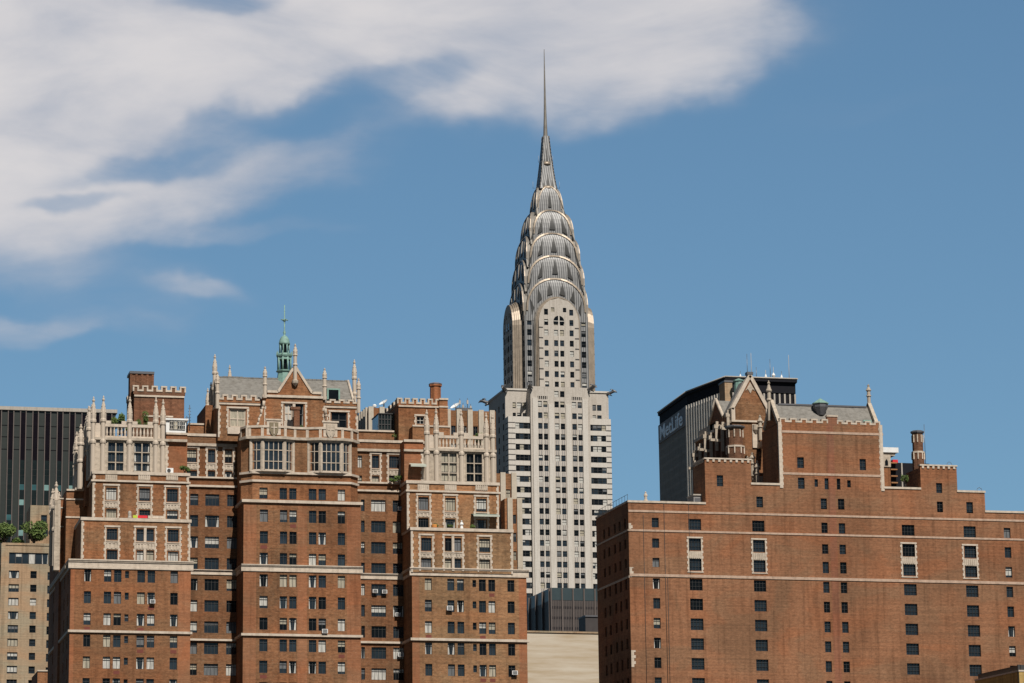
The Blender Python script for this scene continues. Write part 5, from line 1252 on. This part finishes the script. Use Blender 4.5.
for (px,y1,yo) in ((538.5,161,0),(552.8,161,0),(533,187,0),(559.5,187,0)):   # small aerials on the crown
    mb = MB(); x = fx(px,y1,YAX); z = fz(px,y1,YAX); xi = XAX+(2.0 if x > XAX else -2.0)*(1.5 if y1 > 170 else 1); mb.tube((xi*.5+XAX*.5,YAX,z-.4),(x,YAX,z-.4),.05,.05,GARG,4); mb.tube((x,YAX,z-.6),(x,YAX,z+1.9),.06,.05,CONC,4); mb.build('aerial',T)
WT.finish()

# ================================================================== BACKGROUND BUILDINGS
def simple_rows(py0,dy,h,n,px,Y): return [(fz(px,py0+dy*k+h,Y),fz(px,py0+dy*k,Y)) for k in range(n)]
# --- slab tower with rooftop sign
def corner(px,py,t): d = ray(px,py); return (CAMP+d*t)
tM = 1240.0
c1 = corner(725.6,400,tM); c2 = Vector((c1.x+fx(797,400,c1.y)-fx(725.6,400,c1.y),c1.y,0))
def onray(px,py,a,dr):                                       # where the sight line crosses the vertical plane through a with direction dr
    d = ray(px,py); n_ = Vector((dr.y,-dr.x,0)); t = (Vector((a.x,a.y,0))).dot(n_)/Vector((d.x,d.y,0)).dot(n_); return CAMP+d*t
a1 = R(-9.3); dr1 = Vector((math.sin(a1),math.cos(a1),0)); c0 = onray(686.6,400,c1,dr1)
a2 = R(2.8); dr2 = Vector((math.sin(a2),math.cos(a2),0)); cm = onray(658.6,420,c0,dr2)
zTop = fz(761,378.2,c1.y)
M = empty('office_tower', (c1.x+20, c1.y+20, 0), 'dark topped concrete slab office tower with white rooftop lettering, behind the gabled roof', 'office tower')
foot = [Vector((cm.x,cm.y,0)),Vector((c0.x,c0.y,0)),Vector((c1.x,c1.y,0)),Vector((c2.x,c2.y,0)),Vector((c2.x+6,c2.y+36,0)),Vector((cm.x+45,cm.y+30,0)),Vector((cm.x+20,cm.y+25,0))]
cen = sum(foot,Vector())/len(foot)
def ring_(k): return [cen+(p-cen)*k for p in foot]
zB1 = zTop-11; zB0 = zTop-24
def extrude(mb,pts,z0,z1,mat,top=None):
    n = len(pts)
    for a,b in zip(pts,pts[1:]+pts[:1]): mb.face([(a.x,a.y,z0),(b.x,b.y,z0),(b.x,b.y,z1),(a.x,a.y,z1)],mat)
    mb.face([(p.x,p.y,z1) for p in pts],top or mat); mb.face([(p.x,p.y,z0) for p in reversed(pts)],mat)
DKR = plain('dark_louvre_band',(.014,.014,.018),.9,0,.1,.15)
mb = MB(); extrude(mb,ring_(.955),0,zTop-1,DKR); mb.build('core_wall',M)
mb = MB(); extrude(mb,ring_(1.01),zTop-1.4,zTop,DKR,ROOFM); extrude(mb,ring_(.985),zTop-6.0,zTop-1.4,DKR); 
for a,b in zip(ring_(1.012),ring_(1.012)[1:]+ring_(1.012)[:1]):
    mb.tube((a.x,a.y,zTop+.1),(b.x,b.y,zTop+.1),.35,.35,LIME,5)
mb.build('roof_band',M)
FINW = stone('sun_lightened_fins',(.70,.65,.58),.08)  # concrete lightened on one facet, standing in for sun on its fins
def finface(a,b,z0,z1,n,mat,matg,dep,w,hb=0,name='fin_wall'):
    U = (b-a).normalized(); pl = Pl(a,U,Vector((U.y,-U.x,0))); l = (b-a).length; mb = MB()
    mb.pbox(pl,0,l,z0,z1,-1.0,-.6,matg)
    for k in range(n+1): x = l*k/n; mb.pbox(pl,x-w/2,x+w/2,z0,z1,-.6,dep,mat)
    z = z1-4
    while z > z0 and hb: mb.pbox(pl,0,l,z,z+1.35,-.6,-.1,mat); z -= hb
    return mb.build(name,M),pl,l
Fp = foot
zF = zTop-18.5
finface(Fp[1],Fp[2],0,zTop-6.1,15,FINW,DKR,.5,1.0,4.0); finface(Fp[2]*.97+Fp[3]*.03,Fp[3]*.97+Fp[2]*.03,0,zTop-6.6,13,CONC,DKR,.5,.7,0)
sg,pls,ll = finface(Fp[0],Fp[1],0,zTop-6.1,30,CONC,GLG,.12,.62,4.0)
mb = MB(); mb.pbox(pls,1,ll-.5,zTop-14.6,zTop-6.2,.13,.5,CONCD); mb.build('sign_panel',M)
def lettering(txt,parent,pl,u0,u1,z0,z1,d,mat):
    cu = bpy.data.curves.new('sign_lettering','FONT'); cu.body = txt; cu.extrude = .04; cu.offset = .012; cu.resolution_u = 3
    o = bpy.data.objects.new('tmp',cu); COL.objects.link(o); bpy.context.view_layer.update()
    me = bpy.data.meshes.new_from_object(o.evaluated_get(bpy.context.evaluated_depsgraph_get())); bpy.data.objects.remove(o)
    xs = [v.co.x for v in me.vertices]; ys = [v.co.y for v in me.vertices]
    sx,sy_ = (u1-u0)/(max(xs)-min(xs)),(z1-z0)/(max(ys)-min(ys)); rl = rootloc(parent)
    for v in me.vertices:
        p = pl.pt(u0+(v.co.x-min(xs))*sx, z0+(v.co.y-min(ys))*sy_, d+v.co.z*4+.2); v.co = p-rl
    me.materials.append(mat); o = bpy.data.objects.new('sign_lettering',me); COL.objects.link(o); o.parent = parent; return tag(o,'white rooftop lettering reading '+txt)
lettering('MetLife',M,pls,ll*.10,ll*.90,zTop-13.7,zTop-7.2,.5,SIGNW)
for k,(px,py,h) in enumerate(((747.5,354,0),(751.6,353,0),(756.4,367,0),(765.8,370,1),(770.4,359,0),(773.6,367,2),(781.6,371,1),(789.2,355,0),(740.4,371,1))):
    x = fx(px,378,c1.y+12); z = fz(px,py,c1.y+12); mb = MB(); mb.tube((x,c1.y+12,zTop-.2),(x,c1.y+12,z),.16,.09,CONC if k%2 else GARG,5)
    if h: mb.lathe((x,c1.y+12,(z+zTop)/2),[(.2,-1.2),(.9 if h == 2 else .6,0),(.2,1.2)],8,WHITE); mb.tube((x,c1.y+12,zTop),(x,c1.y+12,zTop+3),.5,.4,CONC,6)
    mb.build('antenna',M,origin=(x,c1.y+12,zTop))

# --- dark glass tower far left
Y = 735.0; G = empty('glass_tower',(fx(40,500,Y),Y,0),'dark green glass tower with pale vertical mullions at the left edge','office tower')
ug0,ug1,zg_ = fx(-30,450,Y),fx(115.6,412,Y),fz(40,411,Y)
DG = plain('dark_spandrel',(.022,.027,.024),.4,0,.12); MUL = plain('bronze_mullion',(.13,.105,.095),.5,.3)
mb = MB(); mb.box(ug0,ug1,Y,Y+30,0,zg_,DG,ROOFM); mb.box(ug0-.4,ug1+.4,Y-.5,Y+30.5,zg_,zg_+.9,CONC); mb.build('wall',G)
per = fx(52.3,450,Y)-fx(40,450,Y); xg = fx(20.2,450,Y)-5*per; zr0 = fz(40,460.5,Y)
while xg < ug1-per*.5:
    xa,xb2 = max(xg,ug0),xg+per*.38
    mb = MB(); mb.box(xa,xb2,Y-.06,Y,zr0,zg_-.6,GLV); z = zr0; j = 0
    while z > 20:
        for q,(hh,mm) in enumerate(((2.35,GLG),(1.55,GLG),)):
            m2 = mm
            if q == 1: m2 = GLG if j == 0 else rnd.choice([GLT,GLT,GLU,GLT,GLG])
            mb.box(xa,xb2,Y-.06,Y,z-hh+.15,z,m2); z -= hh
            if z < 20: break
        j += 1
    mb.build('glass_strip',G,origin=(xa,Y,0))
    for x in (xg-.22,xg+per*.38): 
        if x > ug0: mb = MB(); mb.box(x,x+.22,Y-.4,Y,0,zg_-.2,MUL); mb.build('mullion',G,origin=(x,Y,0))
    xg += per
for py in (427,438.5,450.8): mb = MB(); z = fz(60,py,Y); mb.box(ug0,ug1,Y-.08,Y,z,z+.12,GLV); mb.build('floor_joint',G)

# --- tan brick building with roof garden
Y = 640.0; H = empty('apartment_building',(fx(20,600,Y),Y,0),'tan brick apartment building with a planted roof at the lower left','building')
WH = Windows(H,98); uh0,uh1 = fx(1.5,600,Y),fx(64,600,Y); zh = fz(24,545.4,Y); hs = []; fH = front(Y)
STH = dict(frame=FRM,v=2,hs=[],lit=.45,deep=.2,t=.10)
for (p0,p1,h_,y0) in ((8.2,18.6,7.8,570.4),(29.9,36.2,7.2,571.0),(47,53,8,572.0)):
    for a,b in simple_rows(y0,13.62,h_,9,p0,Y): w = (fx(p0,600,Y),fx(p1,600,Y),a,b); hs.append(w); WH.add(fH,w,STH if p1-p0 > 7 else STS,.3)
w0 = wp(9,48.4,552.8,564,Y); hs.append(w0)
for q in range(6): WH.add(fH,(w0[0]+(w0[1]-w0[0])*q/6,w0[0]+(w0[1]-w0[0])*(q+1)/6,w0[2],w0[3]),dict(frame=FRM,v=0,hs=[],lit=.3,deep=.1,t=.1),.3)
body(H,'wall',uh0,uh1,Y,Y+25,0,zh,TAN,hs); band(H,fH,uh0-.1,uh1,zh,zh+.5,.15,TAN,'coping',prof=False)
w1 = [wp(41,47,515,523.6,Y+8),wp(43,48,528,536,Y+8)]; body(H,'penthouse_wall',fx(30.2,520,Y+8),fx(62,520,Y+8),Y+8,Y+20,zh-2,fz(40,505.4,Y+8),TAN,w1)
for w in w1: WH.add(front(Y+8),w,STS,.3)
mb = MB()                                                    # balconies on the left end
for k in range(9): z = fz(0,563+13.6*k,Y); mb.box(uh0-5,uh0,Y+.6,Y+8,z-.2,z,CONCD); mb.box(uh0-5,uh0,Y+.5,Y+.6,z,z+1.1,FRM)
mb.box(uh0-6,uh0,Y+8,Y+20,0,zh-2,TAN); mb.build('balcony',H); mb = MB(); mb.box(uh0-.3,uh0+.6,Y-.25,Y,0,zh+.3,TAN); mb.build('corner_pier',H)
WH.finish()
def crown(name,c,rx,ry,rz,n,parent=None,ls=.3,seed=1,trunk=None):
    r = random.Random(seed); mb = MB(); lobes = []
    for k in range(max(5,int(rx*3))):
        a,b = r.uniform(0,6.283),r.uniform(-.5,1); lobes.append((rx*.62*math.cos(a)*math.sqrt(1-b*b*.6),ry*.62*math.sin(a)*math.sqrt(1-b*b*.6),rz*.62*b,r.uniform(.28,.52)))
    for k in range(n):
        lx,ly,lz,lr = r.choice(lobes); v = Vector((r.gauss(0,1),r.gauss(0,1),r.gauss(0,1))).normalized()*(r.uniform(.55,1.08))
        p = Vector((c[0]+lx+v.x*lr*rx,c[1]+ly+v.y*lr*ry,c[2]+lz+v.z*lr*rz)); a = Vector((r.gauss(0,1),r.gauss(0,1),r.gauss(0,1))).normalized(); b = a.orthogonal().normalized(); s_ = ls*r.uniform(.6,1.3)
        mb.face([p-a*s_,p+b*s_*.5,p+a*s_,p-b*s_*.5],LEAF)
    return mb.build(name,parent,origin=(c[0],c[1],c[2]-rz))
def plant(kind,x,y,z,rx,rz,label,cat,group,n,seed,ls=.3,trunk=.35):
    o = empty(kind,(x,y,z),label,cat,group); th = rz*trunk
    mb = MB(); mb.tube((x,y,z),(x+rx*.1,y,z+th+rz*.5),rx*.09+.03,rx*.05+.02,BARK,6)
    for k in range(4): a = k*1.6+seed; mb.tube((x+rx*.05,y,z+th),(x+rx*.55*math.cos(a),y+rx*.5*math.sin(a),z+th+rz*1.0),rx*.05+.02,.02,BARK,5)
    mb.build('trunk' if kind == 'tree' else 'stem',o)
    crown('crown' if kind == 'tree' else 'foliage',(x,y,z+th+rz*.85),rx,rx*.8,rz*.95,n,o,ls,seed); return o
for k,(px,py,rx,rz,lb) in enumerate(((4,533,3.0,2.6,'bushy green tree on the tan roof, cut by the left picture edge'),(33.5,532,3.3,2.9,'full round green tree on the tan roof beside the penthouse'))):
    plant('tree',fx(px,py,Y+3),Y+3,zh+.1,rx,rz,lb,'tree','trees on the tan roof',2200,k+3,.34,.25)
plant('tree',fx(18,538,Y+4.5),Y+4.5,zh+.1,1.5,1.3,'small gappy green tree on the tan roof between two fuller ones','tree','trees on the tan roof',700,9,.3,.2)

# --- small red brick roof at the lower left
Y = 560.0; K = empty('brick_building',(fx(43,675,Y),Y,0),'small red brick rooftop low between the tan building and the dark flank','building')
body(K,'wall',fx(37.5,675,Y),fx(56,675,Y),Y,Y+15,0,fz(43,671,Y),BRT); band(K,front(Y),fx(37.3,675,Y),fx(56,675,Y),fz(43,671.4,Y),fz(43,670,Y),.2,name='coping')

# --- white piers and brown brick building behind the right-hand wing
Y = 468.0; Q = empty('apartment_building',(fx(440,500,Y),Y,0),'stepped apartment building of white piers and brown brick strips behind the right wing','building')
WQ = Windows(Q,98); WHP = stone('white_pier_brick',(.50,.44,.36),.08,.85,.88)
def piers(px0,px1,py_top,Yq,back,side,first=368.3,per_=11.03,last_end=None):
    f = front(Yq); u0,u1 = fx(px0,py_top+30,Yq),fx(px1,py_top+30,Yq); zt = fz((px0+px1)/2,py_top,Yq); hs = []
    zz = [zt-2.6-3.0*k for k in range(28)]; xs = []; p = first
    while p < px1+1: xs.append((fx(p,py_top+30,Yq),fx(p+5.0,py_top+30,Yq))); p += per_
    br = [(a[1],b[0]) for a,b in zip(xs,xs[1:])]
    for (a,b) in br:
        for z in zz: w = (a+.12,b-.12,z-1.5,z); hs.append(w)
    body(Q,'wall',u0,u1,Yq,Yq+back,0,zt,BRT,hs,(),(),())
    for w in hs: WQ.add(f,w,dict(frame=FRM,v=1,hs=[.6],lit=.5,deep=.2,t=.07),.2)
    for a,b in xs:
        if b <= u1+.3: mb = MB(); mb.box(a,b,Yq-.35,Yq,0,zt+.15,WHP); mb.build('pier',Q,origin=(a,Yq,0))
    if side:
        k = 0; y = Yq+.6
        while y < Yq+back-.6: mb = MB(); mb.box(u0-.35,u0,y,y+.8,0,zt+.15,WHP); mb.build('pier',Q,origin=(u0,y,0)); y += 1.9
    return u0,u1,zt
piers(368.3,496,409.6,Y,16,True)
piers(495,516.6,473.6,Y-3.5,14,False,500.4)
piers(505,522,498.9,Y-6.5,12,False,507.4,9.6)
WQ.finish()
def dish(px,py,y,r_,lb,tilt=1):
    o = empty('satellite_dish',(fx(px,py+6,y),y,fz(px,409,y)),lb,'satellite dish','rooftop dishes'); x = fx(px,py,y); z = fz(px,py,y); z0_ = fz(px,409,y)-.3
    mb = MB(); d = Vector((-.55*tilt,-.3,.8)).normalized(); e1 = d.orthogonal().normalized(); e2 = d.cross(e1); n = 16; R1 = [[],[],[]]
    for j,(rr_,hh) in enumerate(((r_,.35*r_),(r_*.6,.12*r_),(.05,0))):
        for q in range(n): a = 2*math.pi*q/n; R1[j].append(Vector((x,y,z))+e1*rr_*math.cos(a)+e2*rr_*math.sin(a)+d*hh)
    for j in (0,1):
        for q in range(n): q2 = (q+1)%n; mb.face([R1[j][q],R1[j][q2],R1[j+1][q2],R1[j+1][q]],WHITE,True)
    mb.build('reflector',o); mb = MB(); mb.tube((x,y+.2,z0_),(x,y+.1,z),.12,.1,CONC); mb.tube((x,y,z),Vector((x,y,z))+d*r_*.9,.04,.04,GARG,4); mb.build('mount',o)
dish(384,403.5,Y+4,.8,'white dish tilted to the sky above the glazed penthouse'); dish(456,407,Y+4,.9,'white dish right of the octagonal chimney')
o = empty('antenna',(fx(466,409,Y+6),Y+6,fz(466,409,Y+6)),'cluster of dark rooftop antenna masts right of the octagonal brick chimney','antenna')
for px,py in ((459.8,398.5),(463,403),(467.4,398.2),(470.6,404),(465.4,406)):
    x = fx(px,py,Y+6); z = fz(px,py,Y+6); mb = MB(); mb.tube((x,Y+6,fz(466,411,Y+6)),(x,Y+6,z),.07,.05,GARG,5); mb.box(x-.14,x+.14,Y+5.9,Y+6.1,z-1.0,z-.35,CONC); mb.build('mast',o)
mb = MB(); mb.box(fx(457,408,Y+6),fx(472,408,Y+6),Y+5.8,Y+6.3,fz(466,411,Y+6),fz(466,408,Y+6),GARG); mb.build('mast_base',o)
o = tag((lambda mb: (mb.lathe((fx(374.6,406,Y+3),Y+3,fz(374,409.4,Y+3)-.2),[(.1,0),(.1,.5),(.32,.6),(.36,.85),(.2,1.05),(.02,1.1)],8,WHITE),mb.build('roof_vent',None,origin=(fx(374.6,406,Y+3),Y+3,fz(374,409.4,Y+3)-.2)))[1])(MB()),'small white rooftop vent left of the tilted dish','roof vent')

# --- low dark offices and blank pale wall in the gap
Y = 600.0; O = empty('office_building',(fx(560,640,Y),Y,0),'low dark ribbed office block below the pale tower','office building')
uo0,uo1,zo = fx(551.2,620,Y),fx(606,620,Y),fz(575,588.2,Y); DKO = plain('dark_ribbed_panel',(.045,.037,.036),.6,0,.15)
mb = MB(); mb.box(uo0,uo1,Y,Y+52,0,zo-2.6,DKO); mb.box(uo0,uo1,Y-.05,Y+52,zo-2.6,zo,plain('slate_blue_fascia',(.035,.055,.062),.4),ROOFM); mb.build('wall',O)
for k in range(6):
    x = uo0+(uo1-uo0)*k/5; mb = MB(); mb.box(x-.14,x+.14,Y-.35,Y,0,zo-.1,MUL); mb.build('mullion',O,origin=(x,Y,0))
for k in range(9):
    y = Y+.5+6*k; mb = MB(); mb.box(uo0-.35,uo0,y,y+.3,0,zo-.1,MUL); mb.build('mullion',O,origin=(uo0,y,0))
mb = MB()
for k in range(12): z = zo-4.4-2.2*k; mb.box(uo0,uo1,Y-.05,Y,z,z+.5,DKR)
for k in range(34): x = uo0+(uo1-uo0)*(k+.5)/34; mb.box(x-.06,x+.06,Y-.12,Y-.05,0,zo-2.7,MUL)
mb.build('spandrel_ribs',O)
Y = 545.0; O2 = tag((lambda mb: (mb.box(fx(585.6,630,Y),fx(606,630,Y),Y,Y+5,0,fz(597,616.5,Y),DKO),mb.box(fx(585.2,630,Y),fx(606,630,Y),Y-.2,Y+5.2,fz(597,617,Y),fz(597,615.4,Y),LEAD),mb.build('office_building',None,origin=(fx(592,630,Y),Y,0)))[2])(MB()),'small black box building tucked beside the shaded brick flank','office building')
Y = 500.0; m,t,b = newmat('streaked_render'); n_ = tnoise(t,(.10,.1,1.1),1.0,6,.62); t.links.new(ramp(t,n_,[(.28,(.40,.31,.20)),(.5,(.50,.425,.33)),(.64,(.55,.49,.40))]),b.inputs['Base Color']); b.inputs['Roughness'].default_value = .9; SRN = m
O3 = empty('rendered_building',(fx(560,660,Y),Y,0),'blank cream wall with weathered streaks in the gap between the brick blocks','building')
mb = MB(); zq = fz(562,633,Y); mb.box(fx(515,650,Y),fx(612,650,Y),Y,Y+18,0,zq,SRN,ROOFM); mb.build('wall',O3); mb = MB(); mb.box(fx(515,650,Y)-.2,fx(612,650,Y),Y-.18,Y+.5,zq,zq+.3,TAN); mb.build('coping',O3)

# --- buildings seen through the right notch
Y = 445.0; V = empty('brick_building',(fx(888,480,Y),Y,0),'narrow brick turret with a white slab top in the right roof notch','building')
mb = MB(); w = wp(880,890.6,455.5,495,Y); body(V,'wall',w[0],w[1],Y,Y+6,0,w[3],BR); w2 = wp(880,897.8,447.6,452.6,Y); mb.box(w2[0],w2[1],Y-.3,Y+6,w2[2],w2[3],WHITE); mb.box(w2[0],w2[1]-.5,Y,Y+5.6,w2[2]-.5,w2[2],CREAM2); mb.build('slab_top',V)
w = wp(880,889.8,455.5,467,Y); mb = MB(); mb.box(w[0],w[1]+.1,Y-.15,Y,w[2],w[3],CREAM2); ww = wp(884.6,887.6,459,465.6,Y); mb.prism(front(Y-.16),[(ww[0],ww[2]),(ww[1],ww[2]),(ww[1],ww[3]-.4),((ww[0]+ww[1])/2,ww[3]),(ww[0],ww[3]-.4)],0,.04,GLK); mb.build('arched_window',V)
Y = 700.0; V2 = empty('office_building',(fx(905,480,Y),Y,0),'dark tower with orange balconies in the right roof notch','office building')
mb = MB(); mb.box(fx(889,480,Y),fx(930,480,Y),Y,Y+20,0,fz(905,463,Y),DKR,ROOFM); mb.build('wall',V2); mb = MB(); mb.box(fx(901.3,480,Y),fx(902.6,480,Y),Y-.3,Y,0,fz(902,463,Y),CONC); mb.build('white_pier',V2)
for k in range(5): z = fz(893,462.4+6.6*k,Y); mb = MB(); mb.box(fx(889.6,470,Y),fx(896,470,Y),Y-1.0,Y,z-.4,z-.1,plain('dull_orange_slab',(.32,.15,.06),.8)); mb.build('balcony',V2,origin=(fx(892,470,Y),Y,z))
mb = MB(); mb.box(fx(895.6,460,Y),fx(900.8,460,Y),Y+2,Y+4,fz(898,463.2,Y),fz(898,458.4,Y),REDC); mb.build('roof_plant_room',V2)

# --- yellow brick corner at the lower right
Y = 392.0; Z_ = empty('brick_building',(fx(1020,690,Y),Y,0),'yellow brick roof corner with a dark band at the bottom right edge','building')
Xe = fx(1019,672,Y); zt = fz(1019,671.5,Y); yb_ = sy(975,681,Xe)
mb = MB(); mb.box(Xe,Xe+14,Y,yb_,0,zt,YEL,ROOFM); mb.build('wall',Z_); mb = MB(); mb.box(Xe-.08,Xe+14,Y-.08,yb_,zt,zt+.22,CREAM); mb.build('coping',Z_)
mb = MB(); mb.box(Xe+.5,Xe+14,Y+.5,yb_,zt+.22,zt+1.0,FRM); mb.build('parapet',Z_)
mb = MB(); mb.box(Xe-.05,Xe+.3,Y+.2,Y+.45,zt-10,zt+1.0,FRM); mb.build('drain_pipe',Z_)

# ================================================================== LOOSE THINGS ON ROOFS AND WALLS
def ac(px,py,Yp,lb,s_=1.0,drip=False):
    x,z = P(px,py,Yp); o = empty('air_conditioner',(x,Yp-.3,z-.3*s_),lb,'air conditioner','air conditioners'); mb = MB()
    mb.box(x-.36*s_,x+.36*s_,Yp-.55,Yp-.02,z-.26*s_,z+.26*s_,WHITE); mb.build('casing',o); mb = MB()
    for k in range(5): mb.box(x-.28*s_,x+.28*s_,Yp-.58,Yp-.55,z-.2*s_+k*.09*s_,z-.16*s_+k*.09*s_,FRM)
    mb.build('grille',o)
ac(152.2,601.8,YA_,'pale air conditioner under a window of the left wing'); ac(449.2,608.4,YC_,'pale air conditioner hanging at the left paired windows of the right wing',1.2); ac(514.2,673,YC_,'white air conditioner in the outermost window column of the right wing, near the bottom',1.1)
ac(400,509,YL_,'white air conditioner high in the right link beside the terraces'); ac(374.6,591.4,YL_,'left of two adjacent white air conditioners below the pale band of the right link'); ac(384,592,YL_,'right of two adjacent white air conditioners below the pale band of the right link')
ac(397.2,614.8,YL_,'white air conditioner in the right link, second storey under the pale band'); ac(400.2,655,YL_,'white air conditioner lowest in the right link',1.1); ac(324.4,631.4,YB_,'grey air conditioner under a centre wing window just above the thin band',1.1)
x,z = fx(169.5,468,Y3-.6),zA2+.15; o = empty('roof_air_conditioner',(x,Y3-.6,z),'white boxed fan unit standing on the left wing terrace beside the pinnacles','air conditioner'); mb = MB(); mb.box(x-.5,x+.5,Y3-1.0,Y3-.35,z,z+.75,WHITE); mb.build('casing',o); mb = MB(); mb.lathe((0,0,0),[(.26,0),(.26,.04)],12,FRM); q = mb.build('fan',o,origin=(0,0,0)); q.rotation_euler = (R(90),0,0); q.location = (-.12,-.42,.38)
def bush(px,py_base,Yp,rx,rz,lb,seed,n=420,zb=None):
    x = fx(px,py_base,Yp); z = zb if zb is not None else fz(px,py_base,Yp); return plant('shrub',x,Yp,z,rx,rz,lb,'shrub','terrace shrubs',int(n*1.6),seed,.17,.3)
bush(119.5,424,407.5,1.15,1.75,'leafy green shrub behind the balustrade of the left wing',21,600,zs+1.0); bush(123.5,422,409,.8,1.3,'smaller shrub behind the left wing balustrade, right of the taller one',22,300,zs+1.0)
bush(142.4,426,406.6,.95,1.6,'yellow green shrub behind the balustrade by the brick stair tower',23,420,zs+1.0); bush(184.6,470.5,403.6,.75,.5,'low wide shrub at the right corner of the left wing terrace',24,380,zA2+.1)
bush(399.5,483,YL_-1.2,.85,.5,'bushy planting on the ledge of the right link beside the terraces',25,380); bush(393.5,483,YL_-.9,.6,.35,'low trailing plant on the ledge of the right link',26,240); bush(479.4,436.5,408.5,.8,1.1,'dark round shrub behind the balustrade of the right wing',27,420,zs2+1.0)
bush(905.2,488,YR+3,.6,1.5,'tall climbing plant beside the slim chimney in the right notch',28,420); bush(394.5,440,412.2,.5,.5,'small plant at the foot of the battlemented brick tower',29,200); bush(302.6,430.6,YG-1.3,.3,.5,'small dark shrub in front of the gable window',30,160,zP+.1)
bush(120.5,566,YA_+9,.01,.01,'x',1,1) if False else None
for k,(px,h,lb) in enumerate(((436,.45,'low green pot plant at the left end of the right wing terrace'),(450,.4,'green pot plant right of the orange pot on the right wing terrace'),(472,.5,'pot plant under the green awning'))):
    bush(px,528.6,Y1+.35,.4,h*.6,lb,40+k,110,fz(460,529.2,Y1)+.15)
zt1 = fz(460,529.2,Y1)+.12; zt0 = fz(135,519.2,Y1)+.22
def small(kind,px,Yp,zb,prof,mat,lb,cat,n=10):
    x = fx(px,525,Yp); mb = MB(); mb.lathe((x,Yp,zb),prof,n,mat); return tag(mb.build(kind,None,origin=(x,Yp,zb)),lb,cat)
small('flower_pot',434.4,Y1+.4,zt1,[(.22,0),(.38,.12),(.42,.42),(.36,.5)],ORNG,'orange round flower pot on the right wing terrace','flower pot')
small('garden_ornament',461.6,Y1+.4,zt1,[(.26,0),(.22,.3),(.12,.42),(.3,.6),(.22,.85),(.08,.95),(.16,1.1),(.02,1.2)],WHITE,'small white ornament on the right wing terrace','garden ornament')
small('covered_grill',468.6,YC_+.6,zC+.1,[(.2,0),(.22,.5),(.34,.6),(.34,.85),(.15,1.1),(.02,1.15)],FRM,'dark covered grill on the lower right wing terrace','grill')
small('gas_heater',129.6,Y1+.5,zt0,[(.3,0),(.3,.1),(.24,.2),(.26,.75),(.2,.95),(.02,1.02)],CONC,'grey rounded heater on the left wing terrace','heater')
for a,b,mt,lb,cat in ((133.2,137.4,LIMEC,'lime green cloth hung over the left wing terrace edge','cloth'),(138,147.6,REDC,'bright red cloth hung over the left wing terrace edge','cloth'),(148.2,165,CREAM,'long cream cloth hung over the left wing terrace edge','cloth')):
    w = (fx(a,517,Y1),fx(b,517,Y1)); mb = MB(); n = 10
    for q in range(n):
        x0_,x1_ = w[0]+(w[1]-w[0])*q/n,w[0]+(w[1]-w[0])*(q+1)/n; e0_,e1_ = .03*math.sin(q*2.1),.03*math.sin((q+1)*2.1)
        mb.face([(x0_,Y1+.1+e0_,zt0-.02),(x1_,Y1+.1+e1_,zt0-.02),(x1_,Y1+.12,zt0+.36),(x0_,Y1+.12,zt0+.36)],mt,True); mb.face([(x0_,Y1+.12,zt0+.36),(x1_,Y1+.12,zt0+.36),(x1_,Y1+.3,zt0+.02),(x0_,Y1+.3,zt0+.02)],mt,True)
    tag(mb.build('cloth'),lb,cat)
for (px,lb,py) in ((189.6,'dark lattice mast with cross arms at the left link roof',405),(186.8,'thin short mast beside the lattice mast',416)):
    x = fx(px,415,409); mb = MB(); z0_ = fz(px,424,409); z1_ = fz(px,py,409); mb.tube((x,409,z0_-1),(x,409,z1_),.07,.05,GARG,5); k = z0_
    while k < z1_-.2: mb.tube((x-.2,409,k),(x+.2,409,k+.05),.04,.04,GARG,4); k += .45
    tag(mb.build('antenna_mast',None,origin=(x,409,z0_-1)),lb,'antenna')
x = fx(646.3,495,YR+.6); z = segs[0][2]+.3
small('roof_finial',646.3,YR+.7,z,[(.34,0),(.34,.25),(.2,.3),(.22,.75),(.3,.85),(.26,1.1),(.1,1.25),(.16,1.4),(.02,1.55)],CREAM,'white stone finial standing on the roof edge of the right block','finial')
for (px,base,Yp,lb) in ((949.5,segs[5][2]+.5,YR+1,'thin bent pipe loop on the right stepped roof above the battlement'),(978.5,segs[6][2]+.3,YR+1,'faint pipe loop on the lowest stepped roof at the right')):
    x = fx(px,470,Yp); mb = MB(); pts_ = [(x-.42,base),(x-.36,base+.45),(x,base+.7),(x+.36,base+.45),(x+.42,base)]
    for a,b in zip(pts_,pts_[1:]): mb.tube((a[0],Yp,a[1]),(b[0],Yp,b[1]),.035,.035,GARG,5)
    tag(mb.build('pipe_loop',None,origin=(x,Yp,base)),lb,'pipe')
x = fx(924.6,440,YR+6); mb = MB(); mb.tube((x,YR+6,fz(924,467,YR+6)),(x,YR+6,fz(924.6,424.4,YR+6)),.05,.04,GARG,5); tag(mb.build('antenna_mast',None,origin=(x,YR+6,fz(924,467,YR+6))),'thin mast beside the slim chimney at the right','antenna')
def rail(u0,u1,Yp,z,lb):
    mb = MB(); x = u0
    while x <= u1+.01: mb.tube((x,Yp,z),(x,Yp,z+.95),.025,.025,GARG,4); x += (u1-u0)/8
    for h in (.5,.95): mb.tube((u0,Yp,z+h),(u1,Yp,z+h),.022,.022,GARG,4)
    tag(mb.build('railing',None,origin=(u0,Yp,z)),lb,'railing','terrace railings')
rail(fx(492,560,YC_+.3),fx(526,560,YC_+.3),YC_+.3,zC+.05,'thin dark railing at the right end of the right wing terrace'); rail(fx(83,560,YA_+.3),fx(104,560,YA_+.3),YA_+.3,zA+.05,'thin dark railing at the left end of the left wing terrace')
